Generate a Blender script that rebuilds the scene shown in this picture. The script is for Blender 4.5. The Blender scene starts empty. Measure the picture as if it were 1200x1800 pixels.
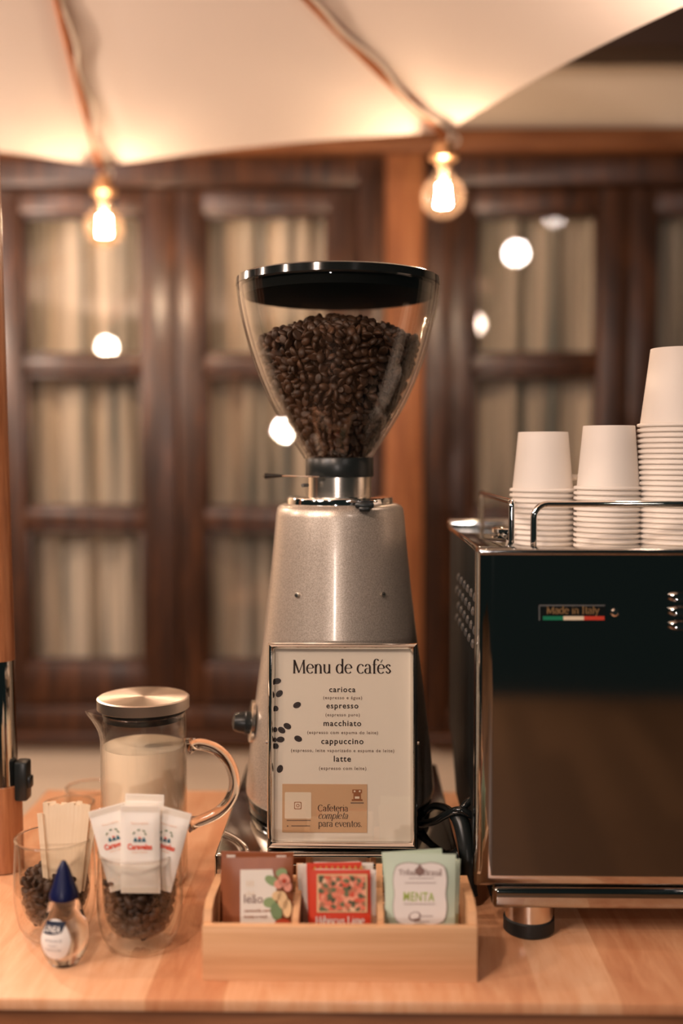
import bpy, bmesh, math, random
import numpy as np
from mathutils import Vector, Matrix, Euler

PI = math.pi
R = math.radians
random.seed(7)
rng = np.random.default_rng(7)
sc = bpy.context.scene
COL = sc.collection

# ------------------------------------------------------------------ camera
T = 0.90            # table top height above the floor
F = 1900.0          # focal length in pixels of the 1200x1800 frame
CAMP = Vector((0, 0, T + 0.48))
pitch = math.atan(100 / F)
yaw = math.atan(31 / F)
cam = bpy.data.objects.new('camera', bpy.data.cameras.new('camera'))
COL.objects.link(cam)
cam.location = CAMP
cam.rotation_euler = (PI / 2 - pitch, 0, yaw)
cam.data.sensor_fit = 'HORIZONTAL'
cam.data.sensor_width = 24.0
cam.data.lens = 24.0 * F / 1200
cam.data.clip_start = 0.02
cam.data.dof.use_dof = True
cam.data.dof.focus_distance = 1.15
cam.data.dof.aperture_fstop = 1.45
sc.camera = cam
RM = Euler(cam.rotation_euler).to_matrix()

# ------------------------------------------------------------------ world, lights, exposure
sc.view_settings.view_transform = 'Standard'
sc.view_settings.look = 'None'
sc.view_settings.gamma = 1.0
sc.view_settings.use_curve_mapping = False
sc.view_settings.exposure = 0.27
try:
    sc.cycles.transparent_max_bounces = 40
    sc.cycles.max_bounces = 14
    sc.cycles.transmission_bounces = 12
    sc.cycles.glossy_bounces = 6
    sc.cycles.sample_clamp_indirect = 6.0
    sc.cycles.use_denoising = True
except Exception:
    pass
world = bpy.data.worlds.new('night')
sc.world = world
world.use_nodes = True
bg = world.node_tree.nodes['Background']
bg.inputs['Color'].default_value = (0.62, 0.92, 0.85, 1)
bg.inputs['Strength'].default_value = 0.012

BULB_COL = (1.0, 0.745, 0.59)
BULB_W = 9.0
LAMP_COL = (1.0, 0.83, 0.75)


def light(name, kind, loc, energy, color, size=0.03, target=None, size_y=None):
    l = bpy.data.lights.new(name, kind)
    l.energy = energy
    l.color = color
    if kind == 'AREA':
        l.shape = 'RECTANGLE' if size_y else 'DISK'
        l.size = size
        if size_y:
            l.size_y = size_y
    else:
        l.shadow_soft_size = size
    o = bpy.data.objects.new(name, l)
    COL.objects.link(o)
    o.location = loc
    if target is not None:
        o.rotation_euler = (Vector(target) - Vector(loc)).to_track_quat('-Z', 'Y').to_euler()
    return o


# parasol layout (used by the bulbs hanging from its rib tips as well)
HUB = Vector((-0.446, 1.267, T + 1.46))
TIPZ = T + 1.057
TIPR = 0.923
TIPS = [Vector((HUB.x + TIPR * math.cos(0.0755 + k * PI / 4), HUB.y + TIPR * math.sin(0.0755 + k * PI / 4), TIPZ)) for k in range(8)]
# the other bulbs of the string hang from the rib tips outside the frame
for k, w in ((0, 2.2), (3, 16.0), (4, 16.0), (5, 12.0), (6, 12.0)):
    light('bulb_light', 'POINT', TIPS[k] - Vector((0.08 if k == 0 else 0, 0, 0.13)), w, BULB_COL, 0.03)
# ceiling lamps of the room behind the photographer
light('room_lamp', 'AREA', (-2.3, -1.2, T + 2.1), 40, LAMP_COL, 0.7, (0.0, 1.3, T + 0.2))
light('room_lamp', 'POINT', (0.94, -1.5, T + 1.69), 18, LAMP_COL, 0.05)
light('room_lamp', 'POINT', (1.36, -2.6, T + 2.15), 3, LAMP_COL, 0.05)
light('room_lamp', 'POINT', (-0.55, -3.0, T + 0.67), 80, LAMP_COL, 0.05)


# ------------------------------------------------------------------ pixel <-> place
def raydir(px, py):
    return RM @ Vector(((px - 600) / F, (900 - py) / F, -1.0))


def at(px, py, Y):
    d = raydir(px, py)
    return CAMP + d * ((Y - CAMP.y) / d.y)


def ground(px, py, z):
    d = raydir(px, py)
    return CAMP + d * ((z - CAMP.z) / d.z)


def Xp(px, Y, py=800):
    return at(px, py, Y).x


def Zp(py, Y, px=600):
    return at(px, py, Y).z


# ------------------------------------------------------------------ materials
def new_mat(name):
    m = bpy.data.materials.new(name)
    m.use_nodes = True
    nt = m.node_tree
    return m, nt, nt.nodes['Principled BSDF']


def lin(r, g, b):
    def c(x):
        x /= 255.0
        return x / 12.92 if x <= 0.04045 else ((x + 0.055) / 1.055) ** 2.4
    return (c(r), c(g), c(b), 1)


def pm(name, col, rough=0.5, metal=0.0, spec=0.5, coat=0.0, trans=0.0, ior=1.45, emit=None, estr=0.0, sss=0.0):
    m, nt, p = new_mat(name)
    if len(col) == 3:
        col = (*col, 1)
    p.inputs['Base Color'].default_value = col
    p.inputs['Roughness'].default_value = rough
    p.inputs['Metallic'].default_value = metal
    p.inputs['Specular IOR Level'].default_value = spec
    p.inputs['Coat Weight'].default_value = coat
    p.inputs['Coat Roughness'].default_value = 0.08
    p.inputs['Transmission Weight'].default_value = trans
    p.inputs['IOR'].default_value = ior
    if sss:
        p.inputs['Subsurface Weight'].default_value = sss
        p.inputs['Subsurface Radius'].default_value = (0.01, 0.007, 0.005)
    if emit:
        p.inputs['Emission Color'].default_value = (*emit, 1)
        p.inputs['Emission Strength'].default_value = estr
    return m


def ramp(nt, fac, stops):
    r = nt.nodes.new('ShaderNodeValToRGB')
    el = r.color_ramp.elements
    while len(el) > 1:
        el.remove(el[-1])
    el[0].position, el[0].color = stops[0][0], (*stops[0][1][:3], 1)
    for p, c in stops[1:]:
        e = el.new(p)
        e.color = (*c[:3], 1)
    nt.links.new(fac, r.inputs['Fac'])
    return r.outputs['Color']


def noise_node(nt, scale, sx=1, sy=1, sz=1, detail=4, rough=0.55, dist=0.0):
    tc = nt.nodes.new('ShaderNodeTexCoord')
    mp = nt.nodes.new('ShaderNodeMapping')
    mp.inputs['Scale'].default_value = (sx, sy, sz)
    nt.links.new(tc.outputs['Object'], mp.inputs['Vector'])
    n = nt.nodes.new('ShaderNodeTexNoise')
    n.inputs['Scale'].default_value = scale
    n.inputs['Detail'].default_value = detail
    n.inputs['Roughness'].default_value = rough
    n.inputs['Distortion'].default_value = dist
    nt.links.new(mp.outputs['Vector'], n.inputs['Vector'])
    return n.outputs['Fac'], mp


def bump(nt, p, h, strength=0.2, dist=0.002):
    b = nt.nodes.new('ShaderNodeBump')
    b.inputs['Strength'].default_value = strength
    b.inputs['Distance'].default_value = dist
    nt.links.new(h, b.inputs['Height'])
    nt.links.new(b.outputs['Normal'], p.inputs['Normal'])


def wood(name, c1, c2, c3, grain, rough=0.45, coat=0.0, scale=6.0, spec=0.4):
    m, nt, p = new_mat(name)
    fac, mp = noise_node(nt, scale, *grain, detail=6, rough=0.62, dist=0.35)
    col = ramp(nt, fac, [(0.30, c1), (0.5, c2), (0.72, c3)])
    nt.links.new(col, p.inputs['Base Color'])
    p.inputs['Roughness'].default_value = rough
    p.inputs['Coat Weight'].default_value = coat
    p.inputs['Coat Roughness'].default_value = 0.28
    p.inputs['Specular IOR Level'].default_value = spec
    bump(nt, p, fac, 0.08, 0.001)
    return m


def staves(name, c1, c2, c3, stave_w, stave_l, rough=0.4, coat=0.0):
    """solid wood board glued from long staves that run in depth"""
    m, nt, p = new_mat(name)
    tc = nt.nodes.new('ShaderNodeTexCoord')
    mp = nt.nodes.new('ShaderNodeMapping')
    mp.inputs['Rotation'].default_value = (0, 0, PI / 2)
    nt.links.new(tc.outputs['Object'], mp.inputs['Vector'])
    br = nt.nodes.new('ShaderNodeTexBrick')
    br.inputs['Scale'].default_value = 1.0
    br.inputs['Brick Width'].default_value = stave_l
    br.inputs['Row Height'].default_value = stave_w
    br.inputs['Mortar Size'].default_value = 0.0
    br.inputs['Bias'].default_value = 0.0
    br.inputs['Color1'].default_value = (0, 0, 0, 1)
    br.inputs['Color2'].default_value = (1, 1, 1, 1)
    nt.links.new(mp.outputs['Vector'], br.inputs['Vector'])
    fac, _ = noise_node(nt, 7.0, 9, 1.3, 3, detail=7, rough=0.65, dist=0.6)
    mx = nt.nodes.new('ShaderNodeMix')
    mx.data_type = 'FLOAT'
    mx.inputs[0].default_value = 0.30
    nt.links.new(fac, mx.inputs[2])
    nt.links.new(br.outputs['Color'], mx.inputs[3])
    col = ramp(nt, mx.outputs[0], [(0.25, c1), (0.5, c2), (0.75, c3)])
    nt.links.new(col, p.inputs['Base Color'])
    p.inputs['Roughness'].default_value = rough
    p.inputs['Coat Weight'].default_value = coat
    p.inputs['Specular IOR Level'].default_value = 0.35
    return m


def thin_glass(name, tint=(0.97, 0.97, 0.95), edge=(0.45, 0.42, 0.38), base=0.035, power=4.0, top=0.8, rough=0.0, haze=0.0, hazecol=(1, 0.7, 0.45)):
    """clear thin wall: lets light through, mirrors more at grazing angles"""
    m = bpy.data.materials.new(name)
    m.use_nodes = True
    nt = m.node_tree
    nt.nodes.clear()
    out = nt.nodes.new('ShaderNodeOutputMaterial')
    lw = nt.nodes.new('ShaderNodeLayerWeight')
    lw.inputs['Blend'].default_value = 0.5
    pw = nt.nodes.new('ShaderNodeMath')
    pw.operation = 'POWER'
    nt.links.new(lw.outputs['Facing'], pw.inputs[0])
    pw.inputs[1].default_value = power
    ma = nt.nodes.new('ShaderNodeMath')
    ma.operation = 'MULTIPLY_ADD'
    nt.links.new(pw.outputs[0], ma.inputs[0])
    ma.inputs[1].default_value = top
    ma.inputs[2].default_value = base
    cl = nt.nodes.new('ShaderNodeClamp')
    nt.links.new(ma.outputs[0], cl.inputs['Value'])
    tr = nt.nodes.new('ShaderNodeBsdfTransparent')
    col = ramp(nt, pw.outputs[0], [(0.0, tint), (0.25, tint), (1.0, edge)])
    nt.links.new(col, tr.inputs['Color'])
    gl = nt.nodes.new('ShaderNodeBsdfGlossy')
    gl.inputs['Roughness'].default_value = rough
    gl.inputs['Color'].default_value = (0.95, 0.95, 0.95, 1)
    mx = nt.nodes.new('ShaderNodeMixShader')
    nt.links.new(cl.outputs[0], mx.inputs['Fac'])
    nt.links.new(tr.outputs[0], mx.inputs[1])
    nt.links.new(gl.outputs[0], mx.inputs[2])
    last = mx.outputs[0]
    if haze:
        tl = nt.nodes.new('ShaderNodeBsdfTranslucent')
        tl.inputs['Color'].default_value = (*hazecol, 1)
        m2 = nt.nodes.new('ShaderNodeMixShader')
        m2.inputs['Fac'].default_value = haze
        nt.links.new(last, m2.inputs[1])
        nt.links.new(tl.outputs[0], m2.inputs[2])
        last = m2.outputs[0]
    nt.links.new(last, out.inputs['Surface'])
    return m


def speckle(name, c1, c2, scale, rough, metal):
    m, nt, p = new_mat(name)
    fac, _ = noise_node(nt, scale, detail=2, rough=0.6)
    col = ramp(nt, fac, [(0.36, c1), (0.64, c2)])
    nt.links.new(col, p.inputs['Base Color'])
    p.inputs['Roughness'].default_value = rough
    p.inputs['Metallic'].default_value = metal
    p.inputs['Coat Weight'].default_value = 0.25
    p.inputs['Coat Roughness'].default_value = 0.12
    bump(nt, p, fac, 0.12, 0.0006)
    return m


M = {}
M['table'] = staves('beech_staves', lin(194, 128, 88), lin(218, 159, 117), lin(235, 188, 148), 0.07, 0.9, 0.33, 0.1)
M['bamboo'] = wood('bamboo', lin(210, 157, 113), lin(225, 176, 131), lin(236, 192, 149), (0.6, 2, 14), 0.45, 0, 5)
M['apron'] = wood('apron_wood', lin(120, 74, 44), lin(142, 90, 56), lin(160, 106, 68), (1, 1, 10), 0.5, 0, 6)
M['darkwood'] = wood('dark_varnished_wood', lin(36, 20, 10), lin(64, 37, 20), lin(104, 63, 35), (9, 9, 1.0), 0.45, 0.38, 5, 0.4)
M['darkwood_h'] = wood('dark_varnished_wood_flat', lin(36, 20, 10), lin(64, 37, 20), lin(104, 63, 35), (1.0, 9, 9), 0.45, 0.38, 5, 0.4)
M['post'] = wood('post_wood', lin(128, 76, 44), lin(162, 102, 62), lin(184, 124, 80), (8, 8, 0.8), 0.5, 0, 5)
M['beam'] = wood('beam_wood', lin(108, 63, 36), lin(138, 86, 50), lin(160, 104, 64), (0.8, 8, 8), 0.5, 0, 5)
M['eave'] = pm('eave_wood', lin(64, 42, 28), 0.6)
M['pole'] = wood('pole_wood', lin(122, 74, 46), lin(158, 102, 66), lin(182, 126, 86), (14, 14, 1.0), 0.4, 0.15, 8)
M['rib'] = wood('rib_wood', lin(150, 84, 44), lin(176, 106, 60), lin(190, 120, 70), (6, 6, 6), 0.45, 0, 8)
M['stick'] = wood('birch', lin(232, 206, 172), lin(240, 216, 184), lin(246, 226, 198), (14, 14, 1.0), 0.6, 0, 9)
M['floor'] = staves('floor_boards', lin(92, 64, 42), lin(114, 80, 53), lin(132, 94, 63), 0.14, 1.6, 0.5)
M['wall'] = pm('cream_plaster', lin(238, 214, 184), 0.85)
M['steel'] = pm('polished_steel', (0.60, 0.59, 0.57), 0.06, 1.0)
M['mirror'] = pm('dark_mirror_steel', (0.50, 0.50, 0.48), 0.06, 1.0)
M['chrome'] = pm('chrome', (0.82, 0.80, 0.77), 0.05, 1.0)
M['satin'] = pm('satin_steel', (0.80, 0.73, 0.64), 0.22, 1.0)
M['blackgloss'] = pm('black_gloss_plastic', (0.008, 0.010, 0.010), 0.10, 0, 0.5, 0.4)
M['black'] = pm('black_plastic', (0.010, 0.013, 0.013), 0.32)
M['matteblack'] = pm('matte_black_plastic', (0.006, 0.007, 0.007), 0.65, 0, 0.04)
M['rubber'] = pm('black_rubber', (0.012, 0.014, 0.014), 0.5)
M['blackpaint'] = pm('black_side_paint', (0.009, 0.010, 0.009), 0.55, 0, 0.2)
M['silver'] = speckle('silver_speckle_paint', (0.34, 0.29, 0.24), (0.56, 0.49, 0.415), 900, 0.36, 0.55)
M['hopper'] = thin_glass('clear_hopper_plastic', (0.96, 0.955, 0.94), (0.5, 0.46, 0.4), 0.035, 3.2, 0.75)
M['glass'] = thin_glass('clear_glass', (0.97, 0.965, 0.95), (0.50, 0.42, 0.34), 0.028, 3.0, 0.85)
M['jugglass'] = thin_glass('jug_glass', (0.99, 0.988, 0.98), (0.50, 0.42, 0.34), 0.022, 2.8, 0.85)
M['pane'] = thin_glass('window_glass', (0.96, 0.96, 0.95), (0.8, 0.8, 0.8), 0.05, 4, 0.8)
M['globe'] = thin_glass('bulb_glass', (0.98, 0.86, 0.70), (0.9, 0.62, 0.36), 0.05, 2.5, 0.5, 0.0, 0.010, (1.0, 0.62, 0.36))
M['solidglass'] = pm('solid_glass', (1, 0.985, 0.96), 0.0, 0, 0.5, 0, 1.0, 1.47)
M['liquid'] = pm('clear_plastic_with_liquid', (1, 0.985, 0.965), 0.02, 0, 0.5, 0, 1.0, 1.36)
M['milk'] = pm('milk', lin(249, 229, 200), 0.3)
M['paper'] = pm('white_card', lin(232, 220, 204), 0.5)
M['cup'] = pm('white_paper_cup', lin(234, 226, 217), 0.55)
M['ink'] = pm('dark_brown_ink', lin(46, 28, 22), 0.6)
M['inklight'] = pm('grey_brown_ink', lin(120, 98, 84), 0.6)
M['card'] = pm('tan_card', lin(206, 166, 126), 0.45)
M['cardpale'] = pm('pale_card_print', lin(232, 214, 190), 0.5)
M['copperink'] = pm('copper_ink', lin(150, 92, 52), 0.5)
M['beanprint'] = pm('printed_bean_brown', lin(52, 32, 22), 0.4)
M['beanline'] = pm('printed_bean_groove', lin(24, 14, 10), 0.5)
M['navy'] = pm('navy_plastic', lin(14, 22, 66), 0.35)
M['label'] = pm('white_label', lin(238, 234, 228), 0.45)
M['labelnavy'] = pm('navy_print', lin(22, 34, 58), 0.5)
M['labelgrey'] = pm('grey_print', lin(150, 150, 156), 0.5)
M['sugar'] = pm('white_sugar_sachet', lin(244, 238, 228), 0.35, sss=0.1)
M['sugarclear'] = pm('sachet_crimp', lin(232, 218, 198), 0.3)
M['redprint'] = pm('red_orange_print', lin(226, 76, 40), 0.5)
M['tealprint'] = pm('teal_print', lin(40, 104, 122), 0.5)
M['greenprint'] = pm('dull_green_print', lin(108, 132, 100), 0.5)
M['peachprint'] = pm('peach_print', lin(232, 178, 140), 0.5)
M['brownbag'] = wood('brown_sachet_paper', lin(136, 78, 48), lin(150, 88, 56), lin(160, 98, 64), (3, 3, 1), 0.38, 0.1, 6)
M['bagwhite'] = pm('sachet_white_panel', lin(236, 228, 216), 0.45)
M['leaf'] = pm('leaf_green_print', lin(142, 164, 116), 0.5)
M['leafdark'] = pm('dark_leaf_print', lin(116, 142, 100), 0.5)
M['pinkprint'] = pm('pink_print', lin(228, 156, 134), 0.5)
M['yellowprint'] = pm('yellow_petal_print', lin(230, 196, 148), 0.5)
M['brick'] = pm('brick_red_print', lin(178, 66, 38), 0.5)
M['redpack'] = pm('red_sachet', lin(206, 66, 42), 0.42)
M['goldprint'] = pm('ochre_print', lin(206, 160, 84), 0.5)
M['whitepack'] = pm('white_sachet', lin(238, 232, 222), 0.45)
M['mint'] = pm('mint_sachet', lin(196, 212, 192), 0.5)
M['mintwhite'] = pm('mint_label_white', lin(238, 230, 224), 0.5)
M['limeprint'] = pm('lime_green_print', lin(168, 188, 84), 0.5)
M['mauveprint'] = pm('brown_grey_print', lin(140, 112, 104), 0.5)
M['badgegold'] = pm('badge_gold', lin(176, 138, 92), 0.35, 0.6)
M['flaggreen'] = pm('flag_green', lin(10, 116, 82), 0.4)
M['flagwhite'] = pm('flag_white', lin(226, 208, 180), 0.4)
M['flagred'] = pm('flag_red', lin(196, 62, 42), 0.4)
M['cable'] = pm('white_cable', lin(226, 214, 196), 0.5)
M['brass'] = pm('brass_socket', (0.72, 0.42, 0.22), 0.3, 0.9)
M['filament'] = pm('glowing_filament', (1, 1, 1), 0.5, emit=(1.0, 0.79, 0.64), estr=700)
M['pewter'] = pm('grey_metal', (0.25, 0.25, 0.24), 0.35, 0.8)

# beans: dark roast with a little variation
m, nt, p = new_mat('roasted_coffee')
fac, _ = noise_node(nt, 70, detail=2)
nt.links.new(ramp(nt, fac, [(0.3, lin(40, 26, 18)), (0.55, lin(66, 45, 32)), (0.75, lin(96, 67, 48))]), p.inputs['Base Color'])
p.inputs['Roughness'].default_value = 0.5
p.inputs['Specular IOR Level'].default_value = 0.4
M['bean'] = m

# curtain: pale cloth, dark gaps between its folds painted in as grey streaks
m, nt, p = new_mat('curtain_cloth')
fac, _ = noise_node(nt, 9, 3.2, 1, 0.12, detail=3)
nt.links.new(ramp(nt, fac, [(0.34, lin(116, 118, 114)), (0.46, lin(186, 174, 158)), (0.58, lin(218, 203, 184)), (0.8, lin(230, 217, 200))]), p.inputs['Base Color'])
p.inputs['Roughness'].default_value = 0.9
p.inputs['Specular IOR Level'].default_value = 0.1
M['curtain'] = m

# parasol cloth: diffuse with some light passing through
m = bpy.data.materials.new('parasol_cloth')
m.use_nodes = True
nt = m.node_tree
nt.nodes.clear()
out = nt.nodes.new('ShaderNodeOutputMaterial')
d1 = nt.nodes.new('ShaderNodeBsdfDiffuse')
d2 = nt.nodes.new('ShaderNodeBsdfTranslucent')
mx = nt.nodes.new('ShaderNodeMixShader')
mx.inputs['Fac'].default_value = 0.2
for d in (d1, d2):
    d.inputs['Color'].default_value = lin(238, 224, 212)
nt.links.new(d1.outputs[0], mx.inputs[1])
nt.links.new(d2.outputs[0], mx.inputs[2])
nt.links.new(mx.outputs[0], out.inputs['Surface'])
M['canopy'] = m

# brushed lid: circular brushing shows as radial streaks
m, nt, p = new_mat('circular_brushed_steel')
p.inputs['Base Color'].default_value = (0.86, 0.74, 0.62, 1)
p.inputs['Metallic'].default_value = 1
p.inputs['Roughness'].default_value = 0.38
p.inputs['Anisotropic'].default_value = 0.85
tg = nt.nodes.new('ShaderNodeTangent')
tg.direction_type = 'RADIAL'
tg.axis = 'Z'
nt.links.new(tg.outputs[0], p.inputs['Tangent'])
M['brushed'] = m

# flower picture on the red sachet
m, nt, p = new_mat('flower_picture')
tc = nt.nodes.new('ShaderNodeTexCoord')
vo = nt.nodes.new('ShaderNodeTexVoronoi')
vo.inputs['Scale'].default_value = 260
nt.links.new(tc.outputs['Object'], vo.inputs['Vector'])
sep = nt.nodes.new('ShaderNodeSeparateColor')
nt.links.new(vo.outputs['Color'], sep.inputs['Color'])
nt.links.new(ramp(nt, sep.outputs[0], [(0.0, lin(70, 78, 56)), (0.3, lin(110, 118, 84)), (0.45, lin(224, 120, 92)), (0.65, lin(236, 170, 140)), (0.85, lin(214, 84, 58)), (1.0, lin(240, 206, 170))]), p.inputs['Base Color'])
p.inputs['Roughness'].default_value = 0.5
M['picture'] = m


# ------------------------------------------------------------------ geometry helpers
class G:
    def __init__(s):
        s.v, s.f, s.m = [], [], []

    def add(s, vf, mi=0, mat=None):
        v, f = vf
        o = len(s.v)
        if mat is not None:
            v = [mat @ Vector(x) for x in v]
        s.v += [tuple(x) for x in v]
        s.f += [tuple(i + o for i in q) for q in f]
        s.m += [mi] * len(f)
        return s


def box(x0, x1, y0, y1, z0, z1, bev=0.0, seg=2):
    bm = bmesh.new()
    bmesh.ops.create_cube(bm, size=1)
    for v in bm.verts:
        v.co = Vector(((x0 + x1) / 2 + v.co.x * (x1 - x0), (y0 + y1) / 2 + v.co.y * (y1 - y0), (z0 + z1) / 2 + v.co.z * (z1 - z0)))
    if bev > 0:
        bmesh.ops.bevel(bm, geom=bm.edges[:], offset=bev, segments=seg, affect='EDGES', profile=0.5)
    bm.verts.index_update()
    r = ([v.co.copy() for v in bm.verts], [[v.index for v in f.verts] for f in bm.faces])
    bm.free()
    return r


def lathe(prof, n=64, c=(0, 0, 0)):
    v, f, rows = [], [], []
    for r, z in prof:
        if r < 1e-7:
            rows.append([len(v)])
            v.append((c[0], c[1], c[2] + z))
        else:
            rows.append(list(range(len(v), len(v) + n)))
            for i in range(n):
                a = 2 * PI * i / n
                v.append((c[0] + r * math.cos(a), c[1] + r * math.sin(a), c[2] + z))
    for a, b in zip(rows, rows[1:]):
        for i in range(n):
            j = (i + 1) % n
            if len(a) == 1 and len(b) == 1:
                continue
            if len(a) == 1:
                f.append((a[0], b[j], b[i]))
            elif len(b) == 1:
                f.append((a[i], a[j], b[0]))
            else:
                f.append((a[i], a[j], b[j], b[i]))
    return v, f


def smooth_prof(pts, k=4):
    """Catmull-Rom through profile points"""
    out = []
    n = len(pts)
    for i in range(n - 1):
        p0, p1, p2, p3 = pts[max(i - 1, 0)], pts[i], pts[i + 1], pts[min(i + 2, n - 1)]
        for t in range(k):
            u = t / k
            out.append(tuple(0.5 * ((2 * b) + (-a + c) * u + (2 * a - 5 * b + 4 * c - d) * u * u + (-a + 3 * b - 3 * c + d) * u ** 3) for a, b, c, d in zip(p0, p1, p2, p3)))
    out.append(tuple(pts[-1]))
    return out


def tube(pts, r, n=10, closed=False, caps=True, flat=1.0):
    pts = [Vector(p) for p in pts]
    N = len(pts)
    v, f = [], []
    up = None
    for i, p in enumerate(pts):
        if closed:
            t = pts[(i + 1) % N] - pts[i - 1]
        else:
            t = pts[min(i + 1, N - 1)] - pts[max(i - 1, 0)]
        t.normalize()
        if up is None:
            up = Vector((0, 0, 1)) if abs(t.z) < 0.9 else Vector((0, 1, 0))
        s = t.cross(up).normalized()
        up = s.cross(t).normalized()
        rr = r[i] if isinstance(r, (list, tuple)) else r
        for k in range(n):
            a = 2 * PI * k / n
            v.append(p + s * (rr * math.cos(a)) + up * (rr * flat * math.sin(a)))
    for i in range(N if closed else N - 1):
        j = (i + 1) % N
        for k in range(n):
            l = (k + 1) % n
            f.append((i * n + k, i * n + l, j * n + l, j * n + k))
    if caps and not closed:
        f.append(tuple(range(n - 1, -1, -1)))
        f.append(tuple((N - 1) * n + k for k in range(n)))
    return v, f


def prism(poly, d, mp):
    """polygon (u,v) extruded by d; mp(u,v,w)->xyz"""
    n = len(poly)
    v = [mp(a, b, 0) for a, b in poly] + [mp(a, b, d) for a, b in poly]
    f = [tuple(range(n - 1, -1, -1)), tuple(range(n, 2 * n))]
    for i in range(n):
        j = (i + 1) % n
        f.append((i, j, n + j, n + i))
    return v, f


def disc_poly(cx, cy, rx, ry=None, n=24, a0=0.0):
    ry = rx if ry is None else ry
    return [(cx + rx * math.cos(a0 + 2 * PI * i / n), cy + ry * math.sin(a0 + 2 * PI * i / n)) for i in range(n)]


def rrect(x0, x1, y0, y1, r, k=5):
    o = []
    for cx, cy, a in ((x1 - r, y1 - r, 0), (x0 + r, y1 - r, 90), (x0 + r, y0 + r, 180), (x1 - r, y0 + r, 270)):
        for i in range(k + 1):
            t = R(a + 90 * i / k)
            o.append((cx + r * math.cos(t), cy + r * math.sin(t)))
    return o


def obj(name, g, mats, parent=None, base=None, smooth=35):
    """one mesh object; vertices are given in world space"""
    if isinstance(g, tuple):
        g = G().add(g)
    if parent is not None:
        org = Vector(parent['org'])
    else:
        org = Vector(base) if base is not None else Vector((0, 0, 0))
    me = bpy.data.meshes.new(name)
    me.from_pydata([(x - org.x, y - org.y, z - org.z) for x, y, z in g.v], [], g.f)
    if not isinstance(mats, (list, tuple)):
        mats = [mats]
    for mm in mats:
        me.materials.append(mm)
    if len(mats) > 1:
        me.polygons.foreach_set('material_index', g.m)
    bm = bmesh.new()
    bm.from_mesh(me)
    bmesh.ops.recalc_face_normals(bm, faces=bm.faces[:])
    bm.to_mesh(me)
    bm.free()
    if smooth:
        me.polygons.foreach_set('use_smooth', [True] * len(me.polygons))
        me.set_sharp_from_angle(angle=R(smooth))
    me.update()
    o = bpy.data.objects.new(name, me)
    COL.objects.link(o)
    if parent is not None:
        o.parent = parent
    else:
        o.location = org
    o['org'] = tuple(org)
    return o


def tag(o, label, cat, group=None, kind=None):
    if label:
        o['label'] = label
    if cat:
        o['category'] = cat
    if group:
        o['group'] = group
    if kind:
        o['kind'] = kind
    return o


def thing(name, label, cat, loc, group=None):
    o = bpy.data.objects.new(name, None)
    o.empty_display_size = 0.02
    COL.objects.link(o)
    o.location = loc
    o['org'] = tuple(loc)
    return tag(o, label, cat, group)


def structure(o):
    o['kind'] = 'structure'
    return o


def dup(root, loc, label=None, group=None, rotz=None):
    r = root.copy()
    COL.objects.link(r)
    r.location = loc
    if rotz is not None:
        r.rotation_euler = (0, 0, rotz)
    if label:
        r['label'] = label
    if group:
        r['group'] = group
    for ch in list(root.children):
        c = ch.copy()
        COL.objects.link(c)
        c.parent = r
        for g2 in ch.children:
            d = g2.copy()
            COL.objects.link(d)
            d.parent = c
    return r


class Frame:
    """a flat tilted face: origin, right, up, outward normal"""
    def __init__(s, o, tilt=0.0, roll=0.0, turn=0.0):
        s.o = Vector(o)
        m = Matrix.Rotation(turn, 3, 'Z') @ Matrix.Rotation(-tilt, 3, 'X')
        rr = Matrix.Rotation(roll, 3, 'Y')
        s.r = m @ (rr @ Vector((1, 0, 0)))
        s.u = m @ (rr @ Vector((0, 0, 1)))
        s.n = m @ Vector((0, -1, 0))

    def P(s, u, v, w=0.0):
        return s.o + s.r * u + s.u * v + s.n * w

    def px(s, px, py, w=0.0):
        d = raydir(px, py)
        o = s.o + s.n * w
        t = (o - CAMP).dot(s.n) / d.dot(s.n)
        q = CAMP + d * t - o
        return q.dot(s.r), q.dot(s.u)

    def map(s, w):
        return lambda a, b, c=0.0: s.P(a, b, w + c)


# ------------------------------------------------------------------ lettering
_tc = {}


def sans(txt, bold=0.0, space=1.0):
    """triangles of a word in the built-in typeface"""
    key = (txt, bold, space)
    if key in _tc:
        return _tc[key]
    cu = bpy.data.curves.new('lettering', 'FONT')
    cu.body = txt
    cu.size = 1.0
    cu.offset = bold
    cu.space_character = space
    cu.resolution_u = 4
    o = bpy.data.objects.new('lettering', cu)
    COL.objects.link(o)
    dg = bpy.context.evaluated_depsgraph_get()
    dg.update()
    me = o.evaluated_get(dg).to_mesh()
    v = [(a.co.x, a.co.y) for a in me.vertices]
    f = [tuple(q.vertices) for q in me.polygons]
    o.evaluated_get(dg).to_mesh_clear()
    bpy.data.objects.remove(o)
    bpy.data.curves.remove(cu)
    _tc[key] = (v, f)
    return v, f


def arc(cx, cy, rx, ry, a0, a1, n=18):
    return [(cx + rx * math.cos(R(a0 + (a1 - a0) * i / n)), cy + ry * math.sin(R(a0 + (a1 - a0) * i / n))) for i in range(n + 1)]


def cr(pts, k=8):
    return smooth_prof(pts, k)


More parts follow.
